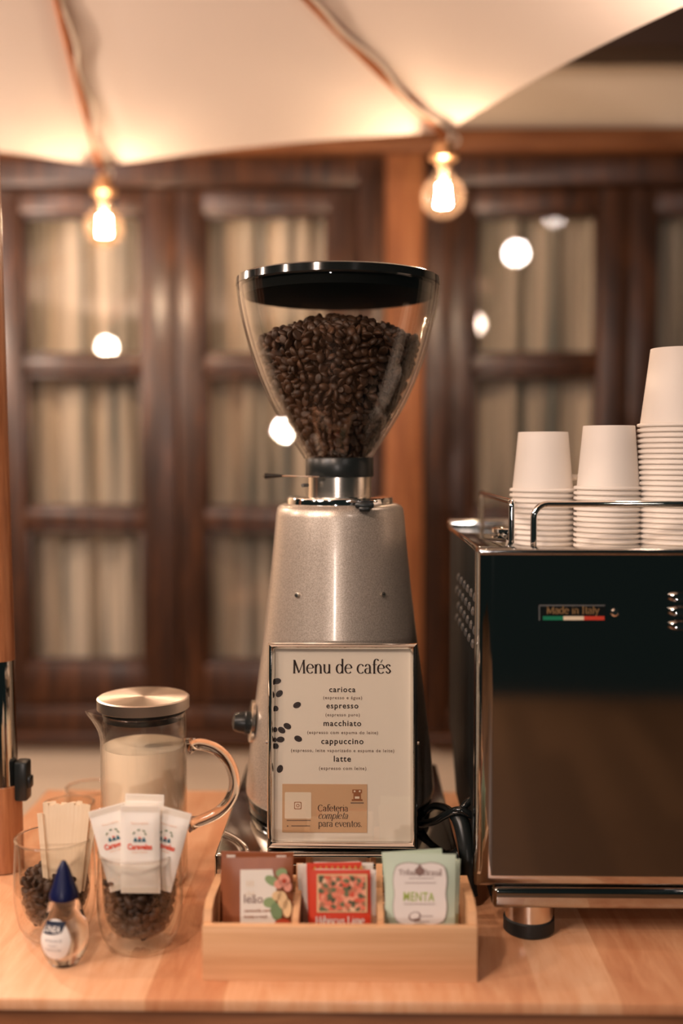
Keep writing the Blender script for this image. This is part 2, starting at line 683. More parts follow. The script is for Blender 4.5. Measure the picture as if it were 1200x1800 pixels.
# serif letters as pen strokes (x-height 1, capitals 1.45): (advance, strokes, dots)
SER = {
    'e': (0.98, [[(0.12, 0.56), (0.86, 0.56)], arc(0.49, 0.5, 0.40, 0.5, 8, 320)], []),
    'c': (0.92, [arc(0.5, 0.5, 0.41, 0.5, 48, 318)], [(0.76, 0.84, 0.09)]),
    'a': (0.95, [arc(0.42, 0.68, 0.29, 0.32, 150, 0) + [(0.71, 0.16), (0.78, 0.03), (0.92, 0.05)], arc(0.42, 0.27, 0.31, 0.28, 70, 345)], [(0.17, 0.80, 0.08)]),
    'n': (1.08, [[(0.2, 0), (0.2, 0.95)], arc(0.52, 0.62, 0.30, 0.38, 180, 0) + [(0.82, 0.0)], [(0.05, 0), (0.35, 0)], [(0.67, 0), (0.99, 0)], [(0.05, 0.94), (0.2, 0.96)]], []),
    'u': (1.08, [[(0.2, 1), (0.2, 0.4)] + arc(0.5, 0.38, 0.30, 0.38, 180, 330), [(0.82, 1), (0.82, 0.02), (0.97, 0.02)], [(0.05, 0.98), (0.2, 0.98)], [(0.67, 0.98), (0.82, 0.98)]], []),
    'M': (1.75, [[(0.25, 0), (0.27, 1.45)], [(0.27, 1.45), (0.84, 0.05)], [(0.84, 0.05), (1.42, 1.45)], [(1.42, 1.45), (1.48, 0)], [(0.1, 0), (0.42, 0)], [(1.3, 0), (1.66, 0)], [(0.1, 1.44), (0.3, 1.44)], [(1.4, 1.44), (1.6, 1.44)]], []),
    'd': (1.08, [arc(0.46, 0.5, 0.37, 0.5, 35, 325), [(0.82, 1.6), (0.82, 0.02), (0.98, 0.02)], [(0.66, 1.58), (0.82, 1.58)]], []),
    'f': (0.66, [[(0.30, 0), (0.30, 1.2)] + arc(0.58, 1.2, 0.28, 0.38, 180, 40), [(0.08, 0.98), (0.62, 0.98)], [(0.14, 0), (0.5, 0)]], [(0.80, 1.45, 0.08)]),
    's': (0.78, [cr([(0.64, 0.80), (0.42, 0.99), (0.16, 0.78), (0.38, 0.54), (0.64, 0.27), (0.40, 0.01), (0.12, 0.22)])], []),
    'C': (1.35, [arc(0.72, 0.72, 0.60, 0.74, 45, 318)], [(1.14, 1.22, 0.08)]),
    't': (0.66, [[(0.32, 1.35), (0.32, 0.2)] + arc(0.5, 0.2, 0.18, 0.2, 180, 310), [(0.08, 0.98), (0.60, 0.98)]], []),
    'r': (0.74, [[(0.22, 0), (0.22, 0.97)], arc(0.5, 0.62, 0.28, 0.38, 180, 60), [(0.06, 0), (0.42, 0)], [(0.06, 0.95), (0.22, 0.96)]], [(0.62, 0.90, 0.08)]),
    'i': (0.48, [[(0.24, 0), (0.24, 1)], [(0.08, 0), (0.4, 0)], [(0.08, 0.98), (0.24, 0.98)]], [(0.24, 1.38, 0.09)]),
    'p': (1.08, [[(0.22, -0.5), (0.22, 0.98)], arc(0.58, 0.5, 0.37, 0.5, 145, -145), [(0.06, -0.5), (0.4, -0.5)], [(0.06, 0.96), (0.22, 0.96)]], []),
    'o': (1.0, [arc(0.5, 0.5, 0.41, 0.5, 0, 360, 28)], []),
    'v': (0.95, [[(0.12, 1), (0.5, 0.03)], [(0.5, 0.03), (0.86, 1)], [(0.0, 0.99), (0.3, 0.99)], [(0.7, 0.99), (0.98, 0.99)]], []),
    'm': (1.55, [[(0.2, 0), (0.2, 0.95)], arc(0.48, 0.62, 0.28, 0.38, 180, 0) + [(0.76, 0)], arc(1.04, 0.62, 0.28, 0.38, 180, 0) + [(1.32, 0)], [(0.05, 0), (0.35, 0)], [(0.62, 0), (0.92, 0)], [(1.18, 0), (1.48, 0)]], []),
    'l': (0.48, [[(0.24, 0), (0.24, 1.6)], [(0.08, 0), (0.4, 0)], [(0.08, 1.58), (0.24, 1.58)]], []),
    'b': (1.05, [[(0.22, 1.6), (0.22, 0.05)], arc(0.58, 0.5, 0.37, 0.5, 145, -145), [(0.06, 1.58), (0.22, 1.58)]], []),
    'y': (0.95, [[(0.12, 1), (0.5, 0.03)], [(0.86, 1), (0.5, 0.03), (0.32, -0.42), (0.14, -0.45)], [(0.0, 0.99), (0.3, 0.99)], [(0.7, 0.99), (0.98, 0.99)]], []),
    'I': (0.62, [[(0.31, 0), (0.31, 1.45)], [(0.08, 0), (0.54, 0)], [(0.08, 1.44), (0.54, 1.44)]], []),
    'T': (1.3, [[(0.65, 0), (0.65, 1.45)], [(0.1, 1.42), (1.2, 1.42)], [(0.42, 0), (0.88, 0)], [(0.1, 1.42), (0.1, 1.18)], [(1.2, 1.42), (1.2, 1.18)]], []),
    'B': (1.2, [[(0.25, 0), (0.25, 1.45)], [(0.08, 1.44), (0.5, 1.44)] + arc(0.55, 1.10, 0.36, 0.34, 90, -90), [(0.25, 0.76), (0.6, 0.76)] + arc(0.6, 0.38, 0.42, 0.38, 90, -90), [(0.08, 0.0), (0.6, 0.0)]], []),
    'H': (1.5, [[(0.28, 0), (0.28, 1.45)], [(1.2, 0), (1.2, 1.45)], [(0.28, 0.76), (1.2, 0.76)], [(0.08, 0), (0.48, 0)], [(1.0, 0), (1.4, 0)], [(0.08, 1.44), (0.48, 1.44)], [(1.0, 1.44), (1.4, 1.44)]], []),
    'L': (1.15, [[(0.28, 1.45), (0.28, 0)], [(0.08, 0.02), (1.02, 0.02), (1.04, 0.34)], [(0.08, 1.44), (0.48, 1.44)]], []),
    '.': (0.4, [], [(0.18, 0.08, 0.10)]),
    ' ': (0.55, [], []),
}
SER['é'] = (SER['e'][0], SER['e'][1] + [[(0.44, 1.2), (0.66, 1.52)]], [])


def serif(txt, thick=0.17, thin=0.055, slant=0.0, track=0.0):
    v, f = [], []
    x0 = 0.0
    for ch in txt:
        adv, strokes, dots = SER[ch]
        for st in strokes:
            n = len(st)
            for i in range(n):
                a, b = st[max(i - 1, 0)], st[min(i + 1, n - 1)]
                dx, dy = b[0] - a[0], b[1] - a[1]
                L = math.hypot(dx, dy) or 1
                dx, dy = dx / L, dy / L
                down = abs(dy) if dx * dy <= 0.02 else abs(dy) * (0.35 if abs(dx) > 0.25 and n <= 3 else 1.0)
                w = thin + (thick - thin) * down ** 1.6
                px, py = x0 + st[i][0], st[i][1]
                v.append((px - dy * w / 2, py + dx * w / 2))
                v.append((px + dy * w / 2, py - dx * w / 2))
                if i:
                    k = len(v)
                    f.append((k - 4, k - 3, k - 1, k - 2))
        for cx, cy, r in dots:
            k = len(v)
            v += disc_poly(x0 + cx, cy, r, n=12)
            f.append(tuple(range(k, k + 12)))
        x0 += adv + track
    v = [(a + b * slant, b) for a, b in v]
    return v, f


def put(g, shape, fr, pxc, base, pxw, w=0.0004, mi=0, align='c', hs=1.0):
    """lay a flat word on a Frame: centre and baseline and width given in photo pixels"""
    v, f = shape
    x0, x1 = min(a for a, b in v), max(a for a, b in v)
    ua, va = fr.px(pxc - pxw / 2, base)
    ub, _ = fr.px(pxc + pxw / 2, base)
    s = (ub - ua) / (x1 - x0)
    g.add(([fr.P(ua + (a - x0) * s, va + b * s * hs, w) for a, b in v], f), mi)


def flatpoly(g, poly, fr, w=0.0004, mi=0):
    g.add(([fr.P(a, b, w) for a, b in poly], [tuple(range(len(poly)))]), mi)


def pxpoly(g, pts, fr, w=0.0004, mi=0):
    flatpoly(g, [fr.px(a, b) for a, b in pts], fr, w, mi)


def pxrect(g, x0, x1, y0, y1, fr, w=0.0004, mi=0):
    pxpoly(g, [(x0, y1), (x1, y1), (x1, y0), (x0, y0)], fr, w, mi)


def pxell(g, cx, cy, rx, ry, rot, fr, w=0.0004, mi=0, n=20):
    pts = []
    for i in range(n):
        a = 2 * PI * i / n
        x, y = rx * math.cos(a), ry * math.sin(a)
        pts.append((cx + x * math.cos(rot) - y * math.sin(rot), cy - (x * math.sin(rot) + y * math.cos(rot))))
    pxpoly(g, pts, fr, w, mi)


# ------------------------------------------------------------------ the setting
structure(obj('floor', box(-4, 4, -3.5, 2.5, -0.05, 0.0), M['floor'], base=(0, 0, 0)))

YW = 2.50


def wx(px):
    return Xp(px, YW)


def wz(py):
    return Zp(py, YW)


zs, zb = wz(1303), wz(237)        # bottom of the window strip, top of the lintel beam
xl, xr = wx(-70), wx(1480)
g = G()
g.add(box(-4, 4, YW, YW + 0.15, 0, zs))
g.add(box(-4, 4, YW, YW + 0.15, zb, 3.0))
g.add(box(-4, xl, YW, YW + 0.15, zs, zb))
g.add(box(xr, 4, YW, YW + 0.15, zs, zb))
structure(obj('wall_back', g, M['wall'], base=(0, YW, 0)))
structure(obj('trim_1', box(xl - 0.3, xr + 0.3, YW - 0.05, YW + 0.12, wz(277), zb, 0.004), M['beam'], base=(0, YW, zb)))
structure(obj('trim_2', box(wx(676), wx(742), YW - 0.035, YW + 0.12, zs, wz(277), 0.004), M['post'], base=(wx(709), YW, zs)))
structure(obj('trim_3', box(-4, 4, YW - 0.12, YW, Zp(84, YW - 0.12), 2.62, 0.004), M['eave'], base=(0, YW, 2.5)))


def window(name, fl, fr_, sashes):
    """frame between pixel columns fl..fr_; each sash = (left, pane left, pane right, right)"""
    base = (wx((fl + fr_) / 2), YW, zs)
    w = bpy.data.objects.new(name, None)
    COL.objects.link(w)
    w.location = base
    w['org'] = base
    w['kind'] = 'structure'
    y0, y1 = YW - 0.02, YW + 0.12
    f = G()
    f.add(box(wx(fl), wx(sashes[0][0]), y0, y1, zs, wz(277), 0.004))
    f.add(box(wx(sashes[-1][3]), wx(fr_), y0, y1, zs, wz(277), 0.004))
    f.add(box(wx(sashes[0][0]), wx(sashes[-1][3]), y0, y1, wz(328), wz(277), 0.004))
    f.add(box(wx(sashes[0][0]), wx(sashes[-1][3]), y0, y1, wz(1288), wz(1243), 0.004))
    obj('window_frame', f, M['darkwood'], w)
    obj('window_sill', box(wx(fl), wx(fr_), YW - 0.05, YW + 0.05, zs, wz(1284), 0.004), M['darkwood_h'], w)
    rows = [(370, 625), (655, 896), (930, 1170)]
    for a, b, c, d in sashes:
        s0, s1 = YW + 0.012, YW + 0.052
        s = G()
        s.add(box(wx(a) + 0.001, wx(b), s0, s1, wz(1241), wz(330), 0.003))
        s.add(box(wx(c), wx(d) - 0.001, s0, s1, wz(1241), wz(330), 0.003))
        s.add(box(wx(b) - 0.002, wx(c) + 0.002, s0 + 0.001, s1, wz(rows[0][0]), wz(331), 0.003))
        s.add(box(wx(b) - 0.002, wx(c) + 0.002, s0 + 0.001, s1, wz(1240), wz(rows[2][1]), 0.003))
        s.add(box(wx(b) - 0.002, wx(c) + 0.002, s0 + 0.006, s1, wz(rows[1][0]), wz(rows[0][1]), 0.006))
        s.add(box(wx(b) - 0.002, wx(c) + 0.002, s0 + 0.006, s1, wz(rows[2][0]), wz(rows[1][1]), 0.006))
        # glazing bead around every light
        for t, u in rows:
            for xa, xb, za, zb_ in ((b, b + 8, u, t), (c - 8, c, u, t)):
                s.add(box(wx(xa), wx(xb), s0 + 0.012, s1 - 0.008, wz(za), wz(zb_), 0.002))
            for za, zb_ in ((t + 8, t), (u, u - 8)):
                s.add(box(wx(b), wx(c), s0 + 0.012, s1 - 0.008, wz(za), wz(zb_), 0.002))
        so = obj('sash', s, M['darkwood'], w)
        so['org'] = base
        for t, u in rows:
            obj('glass_pane', box(wx(b + 1), wx(c - 1), s0 + 0.022, s0 + 0.025, wz(u - 1), wz(t + 1)), M['pane'], so, smooth=0)
    return w


window('window_1', -66, 675, [(-18, 38, 250, 310), (311, 358, 578, 630)])
window('window_2', 744, 1460, [(790, 832, 1052, 1103), (1104, 1150, 1365, 1415)])


def curtain(label, pa, pb, seed):
    r = random.Random(seed)
    xa, xb = wx(pa), wx(pb)
    n = 180
    ph = [r.uniform(0, 6.28) for _ in range(4)]
    v, f = [], []
    zt, zl = wz(335), wz(1238)
    for j in range(13):
        z = zl + (zt - zl) * j / 12
        for i in range(n + 1):
            x = xa + (xb - xa) * i / n
            y = 0.016 * math.sin(x * 62 + ph[0] + 0.5 * math.sin(x * 11 + ph[1])) + 0.008 * math.sin(x * 131 + ph[2]) + 0.004 * math.sin(z * 5 + x * 20)
            v.append((x, YW + 0.10 + y, z))
    for j in range(12):
        for i in range(n):
            k = j * (n + 1) + i
            f.append((k, k + 1, k + n + 2, k + n + 1))
    o = obj('curtain', (v, f), M['curtain'], base=((xa + xb) / 2, YW + 0.10, zl), smooth=180)
    tag(o, label, 'curtain', 'pale curtains behind the window panes')


curtain('pale curtain behind the first window, the wide one behind jug and hopper', -14, 628, 3)
curtain('pale curtain behind the second window, above the stacked paper cups', 794, 1410, 8)

# ------------------------------------------------------------------ table
YF = ground(631, 1760, T).y
YB = ground(300, 1389, T).y
XL = ground(82, 1389, T).x
XR = 1.05
zth = at(631, 1783, YF).z
tb = thing('serving_table', 'orange-toned wooden serving table under the grinder, jug and machine', 'table', ((XL + XR) / 2, (YF + YB) / 2, 0))
obj('table_top', box(XL, XR, YF, YB, zth, T, 0.0025), M['table'], tb)
obj('apron', box(XL + 0.012, XR - 0.012, YF + 0.006, YB - 0.006, zth - 0.10, zth - 0.0005, 0.002), M['apron'], tb)
for x in (XL + 0.04, XR - 0.04):
    for y in (YF + 0.04, YB - 0.04):
        obj('leg', box(x - 0.022, x + 0.022, y - 0.022, y + 0.022, 0, zth - 0.10, 0.003), M['apron'], tb)

# ------------------------------------------------------------------ knock drawer under the grinder
ZD = T + 0.0636
YD = ground(600, 1503, ZD).y
xd0, xd1 = ground(376, 1503, ZD).x, ground(807, 1503, ZD).x
ydb = YD + 0.335
dr = thing('knock_drawer', 'low polished steel drawer box that carries the coffee grinder', 'drawer box', ((xd0 + xd1) / 2, (YD + ydb) / 2, T))
obj('casing', box(xd0, xd1, YD, ydb, T + 0.006, ZD, 0.003, 3), M['steel'], dr)
obj('drawer_front', box(xd0 + 0.012, xd1 - 0.012, YD - 0.003, YD + 0.003, T + 0.010, ZD - 0.010, 0.001), M['mirror'], dr)
for x in (xd0 + 0.02, xd1 - 0.02):
    for y in (YD + 0.02, ydb - 0.02):
        obj('rubber_foot', lathe([(0, 0), (0.009, 0), (0.009, 0.007), (0, 0.007)], 16, (x, y, T)), M['rubber'], dr)

# ------------------------------------------------------------------ grinder
YA = 1.262
XA = Xp(597.5, YA, 1200)
S = YA / F


def gz(py):
    return Zp(py, YA, 597)


gr = thing('coffee_grinder', 'silver conical coffee grinder with a tall clear bean hopper', 'coffee grinder', (XA, YA, ZD))
c0 = (XA, YA, 0)
bodyp = [(0.0, 884), (90, 884), (100, 885.5), (107, 888.5), (110.5, 893), (112.5, 905), (117.5, 960), (124.5, 1030), (134, 1106), (143, 1178), (151, 1236), (158, 1290), (164, 1345), (167, 1376), (166.5, 1386), (163, 1391), (150, 1393), (0, 1393)]
obj('body', lathe([(r * S, gz(y)) for r, y in bodyp], 128, c0), M['silver'], gr, smooth=40)
obj('base_ring', lathe([(0, 0), (0.103, 0), (0.108, 0.003), (0.1085, 0.015), (0.106, gz(1389) - ZD), (0, gz(1389) - ZD)], 96, (XA, YA, ZD + 0.0005)), M['blackgloss'], gr)
xm = Xp(596.5, YA, 880)
cm = (xm, YA, 0)
obj('adjusting_ring', lathe([(0, gz(872)), (84 * S, gz(872)), (92 * S, gz(873.5)), (93.5 * S, gz(876)), (93.5 * S, gz(886)), (91 * S, gz(888)), (0, gz(888))], 96, cm), M['chrome'], gr)
obj('ring_gasket', lathe([(0, gz(886)), (91 * S, gz(886)), (91 * S, gz(892)), (0, gz(892))], 96, cm), M['black'], gr)
obj('neck', lathe([(0, gz(836)), (56 * S, gz(836)), (56 * S, gz(874)), (0, gz(874))], 96, cm), M['satin'], gr)
obj('collar', lathe([(0, gz(804)), (58.5 * S, gz(804)), (59.5 * S, gz(805.5)), (59.5 * S, gz(836)), (58.5 * S, gz(838)), (0, gz(838))], 96, cm), M['black'], gr)
# thumb lever at the front of the ring
ft = at(641, 886, YA - 93 * S)
tl = obj('ring_clamp', G().add(box(ft.x - 0.011, ft.x + 0.010, ft.y - 0.012, ft.y + 0.006, ft.z - 0.004, ft.z + 0.002, 0.002)).add(box(ft.x - 0.007, ft.x + 0.006, ft.y - 0.016, ft.y, ft.z - 0.008, ft.z - 0.002, 0.0025)), M['black'], gr)
tl['org'] = gr['org']
obj('clamp_plate', box(ft.x - 0.018, ft.x + 0.014, ft.y - 0.008, ft.y + 0.02, ft.z + 0.002, ft.z + 0.0045, 0.001), M['chrome'], tl)
# hopper shutter lever
a = at(478, 836, YA - 0.02)
b = at(562, 838, YA - 0.0385)
lv = obj('shutter_lever', G().add(tube([a, a + (b - a) * 0.5, b], 0.0022, 8, flat=0.5)), M['chrome'], gr)
lv['org'] = gr['org']
e = at(462, 837, YA - 0.02)
obj('lever_grip', tube([e, e + (a - e) * 0.2, e + (a - e) * 0.8, a + (b - a) * 0.25], [0.001, 0.0045, 0.0042, 0.0018], 12, flat=0.75), M['blackgloss'], lv)
q = at(541, 853, YA - 0.036)
obj('stop_screw', tube([q, q + Vector((-0.006, -0.006, 0))], 0.0022, 8), M['pewter'], gr)
# body screws
for px, py in ((522, 1046), (673, 1045)):
    hw = 127 * S
    dx = Xp(px, YA - 0.07, py) - XA
    yy = YA - math.sqrt(max(hw * hw - dx * dx, 1e-6))
    q = at(px, py, yy)
    nrm = Vector((q.x - XA, q.y - YA, 0.012)).normalized()
    s = obj('body_screw', tube([q - nrm * 0.001, q + nrm * 0.0012, q + nrm * 0.0014], [0.0028, 0.0028, 0.0018], 14), M['satin'], gr)
    s['org'] = gr['org']
    obj('screw_recess', tube([q + nrm * 0.0012, q + nrm * 0.0016], 0.0010, 6), M['black'], s)
# rotary switch on the left flank
hw = 155 * S
dirn = Vector((-0.985, -0.17, 0.10)).normalized()
q = Vector((XA, YA, gz(1262))) + Vector((dirn.x, dirn.y, 0)).normalized() * (hw - 0.001)
pl = obj('switch_plate', tube([q, q + dirn * 0.0035, q + dirn * 0.0045], [0.0245, 0.0245, 0.022], 40), M['satin'], gr)
pl['org'] = gr['org']
k0 = q + dirn * 0.004 + Vector((0, 0, -0.002))
obj('switch_knob', tube([k0, k0 + dirn * 0.006, k0 + dirn * 0.007, k0 + dirn * 0.014, k0 + dirn * 0.019, k0 + dirn * 0.021], [0.0135, 0.0135, 0.0125, 0.0115, 0.0095, 0.004], 20), M['black'], pl)

# hopper
xh = Xp(594, YA, 600)
ch = (xh, YA, 0)
HP = [(60, 806), (63, 800), (74, 783), (96, 748), (120, 706), (143, 650), (159, 597), (171, 545), (175.5, 512), (176, 504)]
outer = smooth_prof([(r * S, gz(y)) for r, y in HP], 5)
inner = [(max(r - 0.0045, 0.01), z + (0.002 if i == 0 else 0)) for i, (r, z) in enumerate(outer)]
hp = obj('hopper', lathe(outer + inner[::-1] + [outer[0]], 128, ch), M['hopper'], gr, smooth=50)
hp['org'] = gr['org']
obj('hopper_lid', lathe([(0, gz(488)), (165 * S, gz(488)), (172 * S, gz(489)), (176.5 * S, gz(492)), (177 * S, gz(504)), (175 * S, gz(507)), (0, gz(507))], 128, ch), M['blackgloss'], hp)
obj('lid_skirt', lathe([(0, gz(506)), (169 * S, gz(506)), (165 * S, gz(523)), (160 * S, gz(524)), (0, gz(523))], 128, ch), M['matteblack'], hp)


# ------------------------------------------------------------------ coffee beans
def bean_mesh(nu=12, nv=7):
    v, f = [], []
    for j in range(1, nv):
        th = PI * j / nv
        for i in range(nu):
            ph = 2 * PI * i / nu
            x = 0.5 * math.cos(th)
            y = 0.40 * math.sin(th) * math.cos(ph)
            z = 0.34 * math.sin(th) * math.sin(ph)
            if z < 0:
                z *= 0.45
                if abs(y) < 0.06:
                    z += 0.11 * math.sin(th)
            v.append((x, y, z))
    v.append((0.5, 0, 0))
    v.append((-0.5, 0, 0))
    for j in range(nv - 2):
        for i in range(nu):
            k = (i + 1) % nu
            f.append((j * nu + i, j * nu + k, (j + 1) * nu + k, (j + 1) * nu + i))
    t = (nv - 2) * nu
    for i in range(nu):
        k = (i + 1) % nu
        f.append((len(v) - 2, k, i, i))
        f.append((len(v) - 1, t + i, t + k, t + k))
    return np.array(v), f


BV, BF = bean_mesh()


def rot_mats(n, r):
    q = r.normal(size=(n, 4))
    q /= np.linalg.norm(q, axis=1)[:, None]
    w, x, y, z = q.T
    return np.stack([np.stack([1 - 2 * (y * y + z * z), 2 * (x * y - z * w), 2 * (x * z + y * w)], -1),
                     np.stack([2 * (x * y + z * w), 1 - 2 * (x * x + z * z), 2 * (y * z - x * w)], -1),
                     np.stack([2 * (x * z - y * w), 2 * (y * z + x * w), 1 - 2 * (x * x + y * y)], -1)], 1)


def scatter(cands, dmin):
    cell = {}
    keep = []
    for p in cands:
        k = tuple((p // dmin).astype(int))
        ok = True
        for dx in (-1, 0, 1):
            for dy in (-1, 0, 1):
                for dz in (-1, 0, 1):
                    for qq in cell.get((k[0] + dx, k[1] + dy, k[2] + dz), ()):
                        if (p[0] - qq[0]) ** 2 + (p[1] - qq[1]) ** 2 + (p[2] - qq[2]) ** 2 < dmin * dmin:
                            ok = False
                            break
                    if not ok:
                        break
                if not ok:
                    break
            if not ok:
                break
        if ok:
            cell.setdefault(k, []).append(p)
            keep.append(p)
    return np.array(keep)


def beans(label, rad, ztop, zbot, center, L, dmin, ncand, seed, core, cut=None):
    """rad(z): inner radius; ztop(r): height of the heap"""
    r = np.random.default_rng(seed)
    cx, cy = center
    rmax = max(rad(z) for z in np.linspace(zbot, max(ztop(0), ztop(0.02)), 20))
    pts = []
    zt0 = max(ztop(x) for x in np.linspace(0, rmax, 12))
    P = r.uniform([-rmax, -rmax, zbot], [rmax, rmax, zt0], size=(ncand, 3))
    rr = np.hypot(P[:, 0], P[:, 1])
    lim = np.array([rad(z) for z in P[:, 2]]) - L * 0.36
    top = np.array([ztop(x) for x in rr]) - L * 0.1
    inside = (rr < lim) & (P[:, 2] < top)
    shell = (rr > lim - L * 1.2) | (P[:, 2] > top - L * 1.2)
    keep = inside & shell
    if cut is not None:
        keep &= ~cut(P)
    inside = shell = keep
    P = P[keep]
    # prefer the skin of the heap
    depth = np.minimum(lim[inside & shell] - rr[inside & shell], top[inside & shell] - P[:, 2])
    P = P[np.argsort(depth + r.uniform(0, L * 0.35, len(P)))]
    P = scatter(P, dmin)
    n = len(P)
    RMt = rot_mats(n, r)
    sc_ = L * r.uniform(0.86, 1.1, n)
    V = np.einsum('nij,kj->nki', RMt, BV) * sc_[:, None, None] + P[:, None, :]
    V = V.reshape(-1, 3) + np.array([cx, cy, 0])
    nb = len(BV)
    fl = []
    for i in range(n):
        o = i * nb
        for q4 in BF:
            fl.append(tuple(o + t for t in (q4 if q4[2] != q4[3] else q4[:3])))
    g = G()
    g.v = [tuple(x) for x in V]
    g.f = fl
    g.m = [0] * len(fl)
    g.add(lathe(core, 40, (cx, cy, 0)))
    base = Vector((cx, cy, zbot))
    me = bpy.data.meshes.new('coffee_beans')
    me.from_pydata([(x - cx, y - cy, z - zbot) for x, y, z in g.v], [], g.f)
    me.materials.append(M['bean'])
    me.polygons.foreach_set('use_smooth', [True] * len(me.polygons))
    me.update()
    o = bpy.data.objects.new('coffee_beans', me)
    COL.objects.link(o)
    o.location = base
    return tag(o, label, 'coffee beans', None, 'stuff')


hz = [z for r, z in outer]
hr = [r for r, z in outer]


def hop_r(z):
    return float(np.interp(z, hz, hr)) * 0.955 - 0.004


zpk, zed = gz(556), gz(604)


def hop_top(r):
    t = min(r / 0.098, 1)
    return zpk - (zpk - zed) * t ** 1.7


core = [(0, gz(800))] + [(max(hop_r(z) - 0.017, 0.004), z) for z in np.linspace(gz(800), gz(640), 8)] + [(0.05, zpk - 0.032), (0, zpk - 0.024)]
beans('dark roasted coffee beans heaped inside the tall grinder hopper', hop_r, hop_top, gz(803), (xh, YA), 0.0130, 0.0072, 90000, 3, core)

# ------------------------------------------------------------------ menu frame on the drawer top
qb = ground(601.5, 1490, ZD + 0.001)
TILT = 0.105
FM = Frame((qb.x, qb.y, ZD + 0.001), TILT)
mn = thing('menu_frame', 'chrome framed coffee menu leaning on the silver grinder', 'menu frame', tuple(FM.o))
(u0, v0), (u1, _), (_, v1) = FM.px(470, 1490), FM.px(733, 1490), FM.px(600, 1130)
v0 = 0.0
bw = 0.0072


def bar(pa, pb, ia, ib):
    """mitred rounded frame bar from outer edge pa-pb to inner edge ia-ib"""
    prof = [(0, 0.0), (0.0, 0.006), (0.18, 0.009), (0.5, 0.0098), (0.8, 0.0075), (1.0, 0.004), (1.0, 0.0)]
    vs = []
    for t, w in prof:
        a_ = (pa[0] + (ia[0] - pa[0]) * t, pa[1] + (ia[1] - pa[1]) * t)
        b_ = (pb[0] + (ib[0] - pb[0]) * t, pb[1] + (ib[1] - pb[1]) * t)
        vs.append(FM.P(a_[0], a_[1], w))
        vs.append(FM.P(b_[0], b_[1], w))
    n = len(prof)
    fs = [(2 * i, 2 * i + 1, 2 * i + 3, 2 * i + 2) for i in range(n - 1)]
    fs.append((2 * n - 2, 2 * n - 1, 1, 0))
    fs.append(tuple(range(0, 2 * n, 2)))
    fs.append(tuple(range(2 * n - 1, 0, -2)))
    return vs, fs


o4 = [(u0, v0), (u1, v0), (u1, v1), (u0, v1)]
i4 = [(u0 + bw, v0 + bw * 1.1), (u1 - bw, v0 + bw * 1.1), (u1 - bw, v1 - bw), (u0 + bw, v1 - bw)]
g = G()
for i in range(4):
    j = (i + 1) % 4
    g.add(bar(o4[i], o4[j], i4[i], i4[j]))
obj('frame_border', g, M['chrome'], mn, smooth=50)
obj('backing_board', G().add(prism([(u0 + 0.002, v0 + 0.003), (u1 - 0.002, v0 + 0.003), (u1 - 0.002, v1 - 0.002), (u0 + 0.002, v1 - 0.002)], -0.006, FM.map(-0.0005))), M['black'], mn, smooth=0)
sheet = obj('menu_sheet', G().add(prism([(i4[0][0] - 0.001, i4[0][1] - 0.001), (i4[1][0] + 0.001, i4[0][1] - 0.001), (i4[1][0] + 0.001, i4[2][1] + 0.001), (i4[0][0] - 0.001, i4[2][1] + 0.001)], 0.0006, FM.map(0.001))), M['paper'], mn, smooth=0)
sheet['org'] = mn['org']
W = 0.0019
g = G()
put(g, serif('Menu de cafés', 0.23, 0.065), FM, 601, 1183, 172, W, hs=1.12)
obj('heading_lettering', g, M['ink'], sheet, smooth=0)
g = G()
for txt, x, y, w in (('carioca', 601.5, 1216, 46), ('espresso', 601.5, 1244.5, 56), ('macchiato', 601.5, 1275.5, 66), ('cappuccino', 601.5, 1307, 74), ('latte', 601.5, 1338, 30)):
    put(g, sans(txt, 0.018, 1.18), FM, x, y, w, W)
obj('drink_lettering', g, M['ink'], sheet, smooth=0)
g = G()
for txt, x, y, w in (('(espresso e água)', 602, 1228.5, 68), ('(espresso puro)', 602, 1258.5, 60), ('(espresso com espuma do leite)', 602, 1289.5, 124), ('(espresso, leite vaporizado e espuma de leite)', 602, 1321, 181), ('(espresso com leite)', 602, 1352.5, 83)):
    put(g, sans(txt, 0.012, 1.22), FM, x, y, w, W)
obj('description_lettering', g, M['inklight'], sheet, smooth=0)
g = G()
for x, y, rot in ((487, 1197, 0.2), (491, 1219, 0.8), (522, 1239, 0.45), (484.5, 1245, 0.9), (482.5, 1282, 1.3), (495, 1283, -0.6), (505, 1276, -0.5), (493, 1299.5, 0.1), (524, 1298, -0.4), (481.5, 1300, 1.5), (485, 1311, 0.6), (492, 1351, 1.2)):
    rx = 7.2 if x > 486 else 4.8
    pxell(g, x, y, rx, 5.2, rot, FM, W, 0)
    dx, dy = math.cos(rot) * rx * 0.8, math.sin(rot) * rx * 0.8
    nx, ny = math.sin(rot) * 0.7, math.cos(rot) * 0.7
    pxpoly(g, [(x - dx - nx, y + dy - ny), (x + dx - nx, y - dy - ny), (x + dx + nx, y - dy + ny), (x - dx + nx, y + dy + ny)], FM, W + 0.0002, 1)
obj('printed_beans', g, [M['beanprint'], M['beanline']], sheet, smooth=0)
